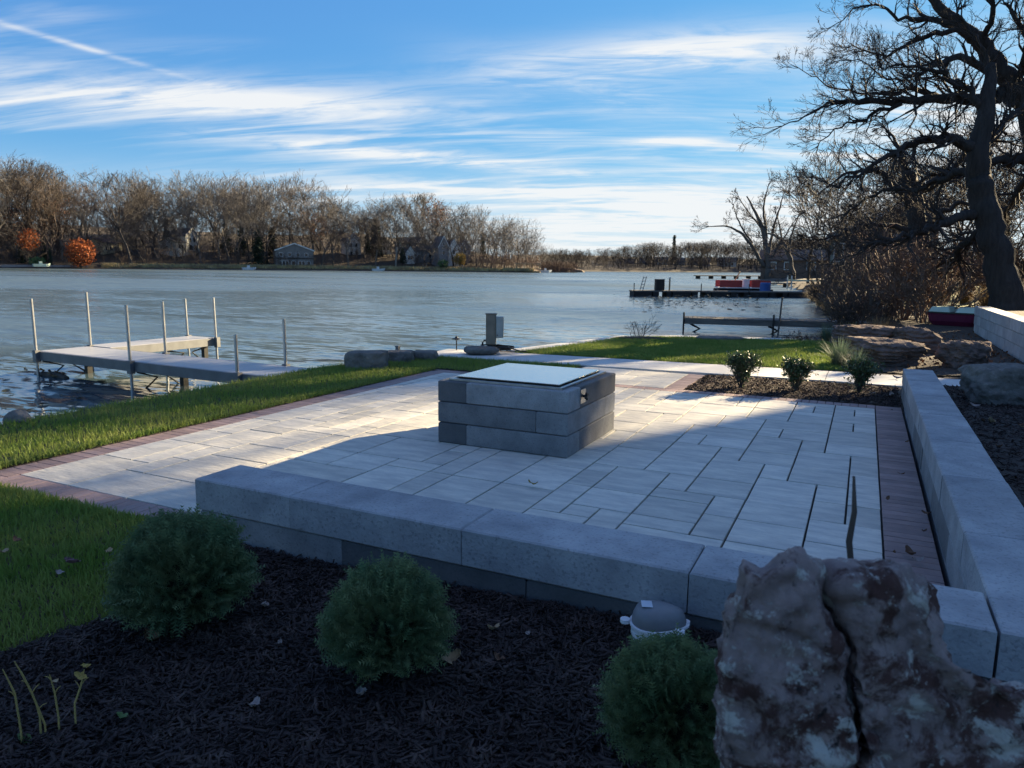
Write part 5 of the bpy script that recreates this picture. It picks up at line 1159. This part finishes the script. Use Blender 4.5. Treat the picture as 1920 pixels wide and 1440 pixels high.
for row, (step, d0, d1, drop, mn) in enumerate(((25, 6, 20, 14, 0), (21, 24, 50, 8, 0), (30, 52, 95, 4, 0))):
    px = -150.0
    while px < 1004:
        x = px+rgT.uniform(-8, 8); px += step*rgT.uniform(.75, 1.25)
        if row < 2 and any(abs(x-h_) < w_ for h_, w_ in ((205, 17), (358, 20), (553, 26), (722, 12), (775, 14), (800, 14), (842, 14))) and rgT.random() < (.9 if row == 0 else .6): continue
        dep = rgT.uniform(d0, d1); dist = shore_dist(min(x, 1000))+dep
        zb = hill_z(dep, x)-.4; ty = float(np.interp(x, SKY_X, SKY_Y))+abs(rgT.normal(0, drop))+rgT.uniform(-3, 6)
        ztp = deep(x, ty, dist)[2]; H = ztp-zb
        if row == 0 and rgT.random() < .25: H *= rgT.uniform(.55, .8)
        if H < 6: continue
        bark = rgT.choice(BARKS, p=[.5, .2, .3] if row == 0 else [.55, .35, .1]); tw = rgT.choice(TW, p=[.62, .2, .18])
        p = polar(x, dist, zb)
        tree_copy(int(rgT.integers(0, 9)), bark, tw, p, H, kind_words[bark]+' '+slot(x)+(', on the bank' if row == 0 else ', up the slope' if row == 1 else ', at the back'), 'bare trees '+slot(x), rgT.uniform(0, 6.28), rgT.uniform(.85, 1.25)*min(1.0, 30/H)); nT += 1
# undergrowth on the bank and slope
def undergrowth(name, px0, px1, d0, d1, n, h, m, label, distf=None, seed=5):
    rg = np.random.default_rng(seed); px = rg.uniform(px0, px1, n); dd = rg.uniform(d0, d1, n); P = []
    for a, b in zip(px, dd): P.append(polar(a, (distf or shore_dist)(a)+b, (hill_z(b, a) if distf is None else float(np.interp(b, [0, 6, 25, 60, 120], [-.3, .8, 3, 5.5, 9])))-.2))
    D = unit(np.column_stack([rg.normal(0, .3, (n, 2)), np.ones(n)]))
    S = grow(rg, np.array(P), D, h*rg.uniform(.3, .6, n), np.full(n, .06), 4, ang=30, ratio=(.6, .85), rmin=.03, kids=(2, 3), side=.4)
    o = link(name, seg_mesh(name, S), m); tag(o, label, 'undergrowth', kind='stuff')
undergrowth('undergrowth', -160, 1005, 3, 26, 620, 4.2, 'twig_red', 'brown leafless undergrowth along the wooded far bank', seed=5)
undergrowth('undergrowth', -160, 1005, 14, 100, 1200, 9.5, 'twig', 'grey leafless saplings filling the wood on the far slope', seed=6)
undergrowth('undergrowth', 880, 1012, 2, 25, 160, 4.5, 'brush', 'reddish brush on the wooded point', seed=8)
# coloured and evergreen plants on the far shore
def leaf_ball(px, dist, base_py, w, h, n, size, m, label, seed, cat='shrub', trunk=0.0, name='orange_shrub', cone=0.0):
    rg = np.random.default_rng(seed); p = polar(px, dist); p[2] = deep(px, base_py, dist)[2]; o = empty(name, p); tag(o, label, cat)
    d = unit(rg.normal(0, 1, (n, 3))); r = rg.uniform(.2, 1, n)**.5; lump = np.array([1+.3*mnoise.noise(Vector(q)*2.2+Vector((seed, 0, 0))) for q in d])
    C = d*np.array([w/2, w/2, h/2])*(r*lump)[:, None]+np.array([0, 0, trunk+h/2])
    if cone: C[:, :2] *= (1-cone*np.clip((C[:, 2]-trunk)/h, 0, 1))[:, None]*1.25
    V, F = leaf_quads(rg, C, size, aspect=.8); link('leaves', np_mesh('leaves', V, F), m, o)
    k = 9; a = rg.uniform(0, 6.28, k); S = grow(rg, np.tile([[0, 0, -.6]], (k, 1)), np.column_stack([np.cos(a)*.5, np.sin(a)*.5, np.ones(k)]), np.full(k, (trunk+h)*.3), np.full(k, .10), 4, rmin=.03)
    link('branches', seg_mesh('branches', S), 'bark', o); return o
leaf_ball(152, 286, 501, 9.5, 9.5, 2600, .55, 'leaf_orange', 'bright orange shrub at the water of the far shore', 3)
leaf_ball(57, 290, 497, 7.0, 7.5, 700, .6, 'leaf_orange', 'small orange-leaved tree near the far beach', 4, 'tree', 4.5, 'orange_tree')
leaf_ball(862, 296, 497, 5.5, 5.0, 900, .5, 'leaf_yellow', 'yellow bush below the small steep-gabled cottage', 6, 'shrub', 0, 'yellow_bush')
leaf_ball(830, 290, 503, 4.5, 3.4, 500, .5, 'leaf_green', 'green bush at the water below the pale gables', 7, 'shrub', 0, 'green_bush')
leaf_ball(70, 286, 497, 5, 2.6, 500, .5, 'leaf_green', 'low clipped green hedge bush behind the far beach', 9, 'shrub', 0, 'green_bush')
leaf_ball(600, 322, 470, 9, 12, 900, .5, 'leaf_rust', 'oak still holding rusty leaves behind the grey house', 10, 'tree', 4, 'rust_oak')
leaf_ball(815, 318, 440, 12, 12, 700, .6, 'leaf_rust', 'oak crown with a few reddish leaves behind the teal house', 12, 'tree', 3, 'rust_oak')
leaf_ball(110, 305, 470, 14, 16, 800, .6, 'leaf_rust', 'brown-leaved oak behind the orange shrub', 13, 'tree', 3, 'rust_oak')
leaf_ball(20, 300, 470, 11, 14, 600, .6, 'leaf_rust', 'brown-leaved oak at the left frame edge', 14, 'tree', 3, 'rust_oak')
def conifer_mesh(seed, H=14.0, w=5.0, n=26):
    rg = np.random.default_rng(seed); S = []; C = []
    for k in range(n):
        t = (k+.6)/n; z = H*(.06+.92*t); r = w/2*(1-t)**.85+.15
        for j in range(9):
            a = rg.uniform(0, 6.28); rr = r*rg.uniform(.6, 1.15); tip = np.array([math.cos(a)*rr, math.sin(a)*rr, z-rr*.28+rg.normal(0, .1)]); S.append(np.concatenate([[0, 0, z], tip, [.05, .02]]))
            m_ = 9; u = rg.uniform(.25, 1, m_)[:, None]; C.append(np.array([0, 0, z])*(1-u)+tip*u+rg.normal(0, .14, (m_, 3)))
    C = np.concatenate(C); V, F = leaf_quads(rg, C, .62*w/5, droop=.35, aspect=.6)
    return seg_mesh('trunk', np.array([[0, 0, -1, 0, 0, H*.5, .2, .14], [0, 0, H*.5, 0, 0, H*.98, .14, .03]]), 7), np_mesh('crown', V, F), seg_mesh('branches', np.array(S))
CON = [conifer_mesh(1), conifer_mesh(2, w=6.5), conifer_mesh(3, w=3.6)]
for c in CON: c[0].materials.append(MT['bark_dark']); c[1].materials.append(MT['needle']); c[2].materials.append(MT['bark_dark'])
def conifer(v, p, H, label, wide=1.0, group=None):
    o = empty('conifer', p, random.uniform(0, 6)); tag(o, label, 'tree', group); s = H/14.0
    for nm, me in zip(('trunk', 'crown', 'branches'), CON[v]): c = link(nm, me, None, o); c.scale = (s*wide, s*wide, s)
    return o
for (px, dist, by, ty, v, wd, lab) in ((95, 287, 500, 465, 2, 1.0, 'small pointed evergreen next to the orange shrub'), (705, 318, 484, 408, 1, 1.0, 'taller of the two dark spruces on the far shore'), (690, 314, 486, 432, 0, 1.0, 'shorter dark spruce left of the tall one'),
    (485, 300, 495, 432, 1, 1.3, 'broad dark evergreen left of the grey house'), (512, 312, 486, 428, 0, 1.4, 'dark evergreen touching the roof of the grey house'), (455, 318, 480, 425, 1, 1.2, 'shaded evergreen between the white and grey houses'), (40, 292, 496, 462, 1, 1.2, 'dark evergreen behind the far beach'),
    (85, 296, 492, 455, 0, 1.2, 'dark evergreen mass behind the small pointed one'), (425, 322, 474, 420, 1, 1.2, 'dark evergreen right of the white house'), (316, 335, 465, 415, 0, 1.2, 'dark evergreen left of the white house'), (755, 300, 494, 465, 1, 1.4, 'low dark evergreen in front of the teal house'), (905, 318, 484, 440, 0, 1.1, 'dark evergreen right of the steep-gabled cottage')):
    p = polar(px, dist); p[2] = deep(px, by, dist)[2]; conifer(v, p, deep(px, ty, dist)[2]-p[2], lab, wd)
sm_ = polar(1022, 330, WZ); tree_copy(4, 'bark', 'twig', sm_, 12.5, 'small lone bare tree standing on the reed spit', 'lone spit tree', 1.0, .8)

# ------------------------------------------------------------------ far wood across the bay (one mass)
rgF = np.random.default_rng(31); FX = [1015, 1060, 1110, 1160, 1200, 1230, 1260, 1300, 1350, 1400, 1450, 1500, 1560, 1640]; FY = [482, 474, 468, 462, 455, 452, 456, 451, 450, 452, 448, 440, 436, 430]
RX = [a for a, b in RS]; RD = [b for a, b in RS]
A, B = [], []
small = [far_tree(300+s, H=16.0, levels=6, spread=30, fork=.3) for s in range(5)]
for k in range(330):
    px = rgF.uniform(1005, 1640); dep = rgF.uniform(4, 130); dist = float(np.interp(px, RX, RD))+dep; zb = float(np.interp(dep, [0, 6, 25, 60, 120, 260], [-.3, .8, 3, 5.5, 9, 12]))-.5
    H = deep(px, float(np.interp(px, FX, FY))+abs(rgF.normal(0, 8))-3, dist)[2]-zb
    H = float(np.clip(H, 7, 32)); T, S = small[k % 5]; s = H/16.0; p = polar(px, dist, zb); a = rgF.uniform(0, 6.28); c_, s_ = math.cos(a), math.sin(a); Rz = np.array([[c_, -s_, 0], [s_, c_, 0], [0, 0, 1]])
    for src, dst in ((T, A), (S[rgF.random(len(S)) < .55], B)):
        q = src.copy(); q[:, :3] = (q[:, :3]*s)@Rz.T+p; q[:, 3:6] = (q[:, 3:6]*s)@Rz.T+p; q[:, 6:] *= s*1.5; dst.append(q)
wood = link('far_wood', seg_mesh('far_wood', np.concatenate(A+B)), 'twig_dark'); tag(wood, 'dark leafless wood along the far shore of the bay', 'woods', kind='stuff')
undergrowth('undergrowth', 1012, 1640, 1, 50, 1500, 5.5, 'twig_dark', 'dark brush at the foot of the far wood', lambda a: float(np.interp(a, RX, RD)), 9)
undergrowth('undergrowth', 1015, 1078, -85, -65, 260, 3.2, 'brush', 'reddish reeds on the small spit', lambda a: 401.0, 10)
p = polar(1262, 520); p[2] = 2; conifer(2, p, deep(1262, 440, 520)[2]-2, 'tall pine standing above the far wood', 1.0)

# ------------------------------------------------------------------ big trees on the right
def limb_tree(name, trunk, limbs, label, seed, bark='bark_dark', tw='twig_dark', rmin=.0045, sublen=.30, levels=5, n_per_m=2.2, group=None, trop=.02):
    """trunk and limbs as (px, py, dist, radius) polylines; twigs are grown from the limbs"""
    rg = np.random.default_rng(seed); pt = lambda q: np.array([*deep(q[0], q[1], q[2])]); b = pt(trunk[0]); bz = float(gz([(b[0], b[1])])[0]); loc = np.array([b[0], b[1], bz])
    o = empty(name, loc); tag(o, label, 'tree', group)
    def smooth(pl, n=5):
        P = np.array([np.concatenate([pt(q)-loc, [q[3]]]) for q in pl]); out = []
        for i in range(len(P)-1):
            p0, p1, p2, p3 = P[max(i-1, 0)], P[i], P[i+1], P[min(i+2, len(P)-1)]
            for k in range(n):
                t = k/n; out.append(.5*((2*p1)+(-p0+p2)*t+(2*p0-5*p1+4*p2-p3)*t*t+(-p0+3*p1-3*p2+p3)*t**3))
        out.append(P[-1]); return np.array(out)
    tr = smooth(trunk, 6); tr[0, 2] = min(tr[0, 2], -.15)
    for i in range(1, len(tr)): tr[i, :3] += rg.normal(0, tr[i, 3]*.12, 3)
    flare = MB().tube(tr[:, :3], [max(.01, r*(1+.35*math.exp(-i*1.2))) for i, r in enumerate(tr[:, 3])], 14); flare.build('trunk', bark, o, smooth=True)
    segs = []; P, D, L_, R0 = [], [], [], []
    for lb in limbs:
        pl = smooth(lb, 5); pl[1:, :3] += rg.normal(0, .05, (len(pl)-1, 3)); tot = np.linalg.norm(np.diff(pl[:, :3], axis=0), axis=1).sum()
        lm_ = MB().tube(pl[:, :3], [max(.008, r) for r in pl[:, 3]], 8); lm_.build('limb', bark, o, smooth=True)
        for i in range(1, len(pl)):
            sl = np.linalg.norm(pl[i, :3]-pl[i-1, :3]); t = unit(pl[i, :3]-pl[i-1, :3]); fr = i/len(pl)
            if fr < .15: continue
            for _ in range(rg.poisson(sl*n_per_m)):
                u = rg.random(); q = unit(rg.normal(0, 1, 3)); q = unit(q-t*(q@t)); th = np.radians(rg.uniform(28, 62))
                P.append(pl[i-1, :3]*(1-u)+pl[i, :3]*u); D.append(t*math.cos(th)+q*math.sin(th)+np.array([0, 0, .12])); L_.append(max(.35, sublen*tot*.42*(1.15-fr*.75)*rg.uniform(.5, 1.2))); R0.append(min(.55*pl[i, 3], .05)+.004)
        for _ in range(3): P.append(pl[-1, :3]); D.append(t+rg.normal(0, .3, 3)); L_.append(sublen*tot*.28); R0.append(max(.012, pl[-1, 3]))
    S = grow(rg, P, D, L_, R0, levels, ang=27, ratio=(.60, .86), trop=trop, jit=.09, rr=.66, rmin=rmin, kids=(2, 2), side=.55)
    link('crown', seg_mesh('crown', S), tw, o); return o
limb_tree('bare_tree', [(1893, 580, 23, .42), (1876, 500, 23, .36), (1856, 430, 23.0, .33), (1840, 350, 23, .31), (1836, 280, 23, .26), (1850, 200, 23.2, .20), (1860, 120, 23.5, .12)],
    [[(1836, 285, 23, .17), (1790, 262, 22.6, .13), (1740, 262, 22, .10), (1677, 285, 21.4, .07), (1615, 325, 21, .04), (1560, 350, 20.6, .02)],
     [(1842, 395, 23, .16), (1790, 412, 22.5, .12), (1730, 430, 22, .09), (1680, 450, 21.5, .06), (1610, 470, 21, .03), (1570, 500, 20.8, .015)],
     [(1840, 330, 23, .13), (1780, 330, 23.5, .10), (1720, 350, 24, .07), (1650, 360, 24.6, .045), (1590, 400, 25, .02)],
     [(1838, 300, 23, .12), (1868, 250, 24, .09), (1900, 215, 25, .07), (1960, 190, 26, .04)],
     [(1848, 210, 23.2, .11), (1805, 160, 23, .08), (1760, 135, 22.6, .06), (1690, 120, 22.2, .03), (1640, 130, 22, .015)],
     [(1852, 420, 23, .11), (1800, 470, 24, .08), (1765, 500, 25, .05), (1730, 540, 25.6, .02)], [(1858, 130, 23.5, .07), (1830, 70, 23.2, .05), (1790, 20, 23, .03)]],
    'big dark leaning tree with bare low limbs beside the retaining wall', 71, n_per_m=7.0, sublen=.26)
limb_tree('bare_tree', [(2005, 560, 29.25, 0.675), (1985, 450, 29.25, 0.570), (1955, 300, 29.10, 0.495), (1935, 200, 28.80, 0.420), (1885, 142, 28.50, 0.300), (1840, 82, 28.20, 0.240), (1797, 45, 27.90, 0.180), (1752, 0, 27.60, 0.135), (1700, -60, 27.30, 0.075)],
    [[(1930, 190, 28.80, 0.285), (1880, 180, 28.50, 0.240), (1840, 186, 28.20, 0.203), (1765, 186, 27.60, 0.150), (1690, 188, 27.00, 0.112), (1590, 191, 26.40, 0.068), (1540, 202, 26.10, 0.038), (1470, 236, 25.80, 0.015)],
     [(1765, 186, 27.60, 0.090), (1710, 168, 27.75, 0.075), (1640, 178, 27.90, 0.045), (1560, 160, 27.90, 0.022), (1500, 130, 27.90, 0.012)],
     [(1690, 188, 27.00, 0.075), (1640, 215, 26.70, 0.053), (1590, 235, 26.40, 0.030), (1530, 270, 26.10, 0.015)],
     [(1890, 150, 28.50, 0.150), (1802, 105, 27.60, 0.105), (1740, 130, 27.00, 0.068), (1680, 150, 26.55, 0.030), (1600, 110, 26.10, 0.015)],
     [(1797, 48, 27.90, 0.120), (1740, 35, 27.45, 0.083), (1690, 32, 27.00, 0.053), (1620, 10, 26.70, 0.027), (1575, 40, 26.40, 0.012)],
     [(1800, 55, 27.90, 0.090), (1720, 75, 27.30, 0.068), (1660, 105, 26.85, 0.038), (1590, 80, 26.55, 0.015)],
     [(1840, 85, 28.20, 0.105), (1860, 30, 27.60, 0.075), (1850, -40, 27.00, 0.045)], [(1935, 200, 28.80, 0.210), (1990, 120, 27.90, 0.150), (2040, 20, 27.00, 0.075)],
     [(1900, 160, 28.50, 0.120), (1930, 90, 27.60, 0.090), (1900, 20, 27.00, 0.053)], [(1950, 290, 29.10, 0.210), (1890, 300, 28.20, 0.150), (1820, 320, 27.30, 0.105), (1740, 330, 26.70, 0.060), (1690, 370, 26.25, 0.030)],
     [(1955, 310, 29.10, 0.150), (1905, 360, 30.00, 0.105), (1880, 420, 30.75, 0.060), (1850, 470, 31.50, 0.030)]],
    'huge dark spreading tree reaching in from the right frame edge', 72, n_per_m=6.0, sublen=.25, rmin=.0045)
limb_tree('bare_tree', [(1738, 560, 34, .42), (1728, 480, 34, .36), (1718, 400, 34, .33), (1706, 345, 34, .30), (1704, 326, 34, .26)],
    [[(1712, 370, 34, .18), (1770, 330, 33.5, .13), (1800, 300, 33, .09), (1830, 250, 32.5, .05)], [(1714, 390, 34, .18), (1670, 340, 33.5, .13), (1640, 320, 33, .09), (1580, 330, 32.5, .05), (1530, 370, 32, .02)], [(1720, 430, 34, .15), (1780, 390, 34, .10), (1830, 380, 34, .06)],
     [(1722, 440, 34, .15), (1660, 420, 33.6, .10), (1600, 430, 33, .06), (1540, 450, 32.5, .03)], [(1706, 350, 34, .12), (1690, 290, 34, .08), (1660, 240, 34, .04)]],
    'dark tree with a broken-off top behind the brush', 73, n_per_m=2.4, rmin=.010)
for k, (px, dist, ty, v, wd, lab) in enumerate(((1515, 88, 300, 2, .9, 'slender bare tree at the left edge of the dark grove on the right shore'), (1556, 66, 262, 0, 1.0, 'bare tree in the dark grove above the floating dock'), (1600, 58, 285, 4, 1.1, 'twiggy bare tree in front of the grey-green house'), (1648, 75, 250, 1, 1.1, 'bare tree right behind the grey-green house'),
    (1692, 52, 262, 5, 1.0, 'thin bare tree behind the broken-topped one'), (1772, 58, 220, 8, 1.1, 'bare tree framed between the two big dark trunks'), (1822, 46, 250, 6, 1.0, 'bare tree on the sunny strip of lawn'), (1872, 70, 215, 3, 1.1, 'many-stemmed bare tree right of the big leaning trunk'), (1925, 52, 200, 7, 1.0, 'bare forked tree at the right frame edge'), (1575, 100, 330, 6, 1.0, 'far bare tree at the back of the right grove'), (1535, 48, 372, 1, 1.1, 'low twiggy tree over the reeds at the floating dock'), (1622, 44, 330, 3, 1.2, 'low forked tree in front of the gable of the grey-green house'), (1668, 38, 345, 7, 1.2, 'low many-stemmed tree just left of the broken-topped trunk'), (1782, 40, 300, 4, 1.2, 'wide low tree right of the broken-topped trunk'), (1850, 60, 240, 1, 1.1, 'tall twiggy tree right behind the leaning trunk'), (1590, 70, 300, 8, 1.1, 'bare tree over the roof of the grey-green house'), (1715, 64, 275, 0, 1.1, 'bare tree seen through the broken-topped one'), (1740, 85, 250, 2, 1.0, 'tall bare tree at the back of the right grove'))):
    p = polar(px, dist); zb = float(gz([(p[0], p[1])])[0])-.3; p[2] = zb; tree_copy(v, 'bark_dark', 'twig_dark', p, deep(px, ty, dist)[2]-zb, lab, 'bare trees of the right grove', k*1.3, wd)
def multi(px, dist, stems, label, seed):
    limb_tree('bare_tree', stems[0], stems[1:], label, seed, 'bark', 'twig', rmin=.020, sublen=.30, levels=5, n_per_m=1.0, trop=.04)
multi(1436, 150, [[(1440, 514, 150, .55), (1437, 470, 150, .48), (1430, 430, 150, .40), (1415, 395, 150, .25), (1400, 368, 150, .12)], [(1432, 500, 150, .42), (1415, 470, 149, .34), (1392, 440, 148, .26), (1365, 425, 147, .16), (1330, 425, 146, .08)], [(1436, 480, 150, .36), (1436, 430, 150, .28), (1432, 390, 150, .18), (1440, 352, 150, .08)],
    [(1440, 480, 150, .3), (1450, 430, 151, .24), (1462, 390, 151, .15), (1470, 360, 151, .07)], [(1410, 455, 149, .2), (1385, 415, 148, .14), (1375, 385, 148, .07)], [(1430, 430, 150, .2), (1405, 400, 149, .14), (1385, 370, 149, .06)], [(1436, 500, 150, .3), (1460, 460, 151, .22), (1480, 430, 152, .12), (1500, 400, 153, .06)]], 'spreading multi-stemmed bare tree on the shore beyond the docks', 81)
multi(1482, 130, [[(1486, 514, 130, .4), (1480, 480, 130, .34), (1468, 455, 130, .28), (1450, 440, 130, .18), (1430, 438, 130, .08)], [(1478, 475, 130, .22), (1485, 440, 130, .16), (1495, 410, 130, .08)], [(1465, 452, 130, .18), (1462, 425, 130, .12), (1455, 400, 130, .06)]], 'arched bare tree leaning over the water by the low brown house', 82)
for (px, dist, by, ty, v, wd, lab) in ((1640, 90, 505, 400, 1, 1.6, 'dark broad evergreen behind the right grove'), (1700, 80, 505, 380, 1, 1.7, 'tall dark evergreen in the middle of the right grove'), (1860, 85, 505, 380, 1, 1.6, 'dark evergreen right of the leaning trunk')):
    p = polar(px, dist); p[2] = float(gz([(p[0], p[1])])[0])-.2; conifer(v, p, deep(px, ty, dist)[2]-p[2], lab, wd)
# brush and dry grass on the right shore
BR = [(1560, 40, 1.6), (1590, 30, 1.9), (1625, 31, 2.4), (1650, 26, 1.8), (1672, 28, 2.5), (1700, 25, 2.1), (1722, 30, 2.4), (1745, 24, 1.5), (1770, 33, 2.1), (1610, 24, 1.4), (1690, 38, 2.5), (1840, 34, 2.0), (1905, 30, 1.9), (1640, 48, 2.4), (1580, 55, 2.2), (1735, 42, 2.2), (1810, 55, 2.4), (1880, 45, 2.2)]
WHERE = ['beside the reeds near the floating dock', 'above the end of the old wooden dock', 'in the middle of the right shore thicket', 'behind the layered boulders', 'below the broken-topped tree', 'between the boulders and the maroon boat', 'left of the maroon boat', 'just in front of the maroon boat', 'behind the maroon boat', 'at the landing of the old wooden dock', 'at the back of the thicket', 'under the big leaning tree', 'right of the leaning trunk', 'in front of the grey-green house', 'by the boat lift', 'behind the thicket near the sunny lawn', 'on the sunny lawn strip', 'right of the sunny lawn strip']
for k, ((px, d, h), wh) in enumerate(zip(BR, WHERE)):
    twig_bush(px, 0, h, h*.9, 20, 5, 'brush' if k % 3 else 'twig_red', 'leafless brown shrub '+wh, 400+k, dist=d, rmin=.006+.0002*d, r0=.022, group='leafless shrubs of the right shore', leaves=('leaf_brown', 260, .07) if k % 4 == 1 else None, sp0=.42)
for k, (px, d, h, lab) in enumerate(((1545, 46, 1.3, 'dry reed clump at the shore end of the floating dock'), (1562, 38, 1.2, 'dry reed clump leaning over the dark water'), (1580, 33, 1.1, 'orange dry reed clump nearest the old dock'), (1530, 55, 1.3, 'distant dry reed clump by the boat lift'), (1770, 38, 1.0, 'dry grass clump on the sunny lawn'), (1815, 36, .9, 'dry grass clump under the leaning tree'), (1735, 33, 1.0, 'dry grass clump left of the sunny lawn'), (1660, 23, .8, 'dry grass clump behind the brown boulders'), (1860, 30, .9, 'dry grass clump at the foot of the leaning tree'))):
    tuft(px, 0, .9, h, 500, 'drygrass', lab, 500+k, dist=d, wd=.012+.0004*d, group='dry grass clumps of the right shore', name='reed_clump')
# the sunny strip of lawn under the leaning tree
NXl, NYl = 24, 10; V = []
for j in range(NYl):
    for i in range(NXl):
        q = polar(1690+i*12, 34+j*3.2); V.append((q[0], q[1], float(gz([(q[0], q[1])])[0])+.03))
i_ = np.arange(NXl*NYl).reshape(NYl, NXl); F = np.stack([i_[:-1, :-1], i_[:-1, 1:], i_[1:, 1:], i_[1:, :-1]], -1).reshape(-1, 4)
o = link('side_lawn', np_mesh('side_lawn', np.array(V), F), 'sunlawn', smooth=True); tag(o, kind='structure')
# evergreens added out of view beside that house to soften the patio shade
for k, (x, y, H, w) in enumerate(((10.9, 26.0, 10.0, .9), (13.4, 25.5, 12.0, 1.1), (13.4, 30.5, 10.0, 1.0))):
    conifer(1, (x, y, float(gz([(x, y)])[0])), H, ('slim unseen spruce added for shade, nearest the leaning tree', 'tallest unseen spruce added for shade, by the added brown house', 'shorter unseen spruce added for shade, at the corner of the added brown house')[k], w)

# bare trees added out of view: their crowns dapple the sun on the patio
for k, (x, y, H, v, wd) in enumerate(((21.0, 56.0, 27.0, 2, .8), (26.5, 66.0, 28.0, 6, .8))):
    tree_copy(v, 'bark_dark', 'twig_dark', (x, y, float(gz([(x, y)])[0])-.3), H, 'unseen tall bare tree added to dapple the sunlight, '+('nearer the brown house', 'further up the slope')[k], 'bare trees added to dapple the sun', k*1.9, wd)
# pine added out of view, high crown set to shade the front lawn corner
px_, py_ = 15.7, 40.0; pz_ = float(gz([(px_, py_)])[0])
pine = empty('shade_pine', (px_, py_, pz_)); tag(pine, 'unseen tall pine added for shade, with a bare trunk and high crown', 'tree')
MB().tube([(0, 0, -.5), (.1, 0, 6), (0, .1, 12), (0, 0, 19)], [.34, .28, .22, .06], 10).build('trunk', 'bark_dark', pine, smooth=True)
cr = link('crown', CON[1][1], None, pine, (0, 0, 11.6)); cr.scale = (.52, .52, .66)
br = link('branches', CON[1][2], None, pine, (0, 0, 11.6)); br.scale = (.52, .52, .66)

# look-alike trees of one stretch of shore: say which one, counted from the left
byl = {}
for o in COL.objects:
    if o.name.startswith('bare_tree') and o.parent is None and 'label' in o: byl.setdefault(o['label'], []).append(o)
ORD = ['leftmost', 'second from left', 'third from left', 'fourth from left', 'fifth from left', 'sixth from left', 'seventh from left', 'eighth from left', 'ninth from left']
for lab, os_ in byl.items():
    if len(os_) < 2: continue
    os_.sort(key=lambda o: (RM @ (np.array(o.location)-CAM))[0]/(RM @ (np.array(o.location)-CAM))[2])
    for i, o in enumerate(os_): o['label'] = (lab+', '+('rightmost' if i == len(os_)-1 else ORD[i])).replace('between the white house and the grey house', 'between white and grey houses')
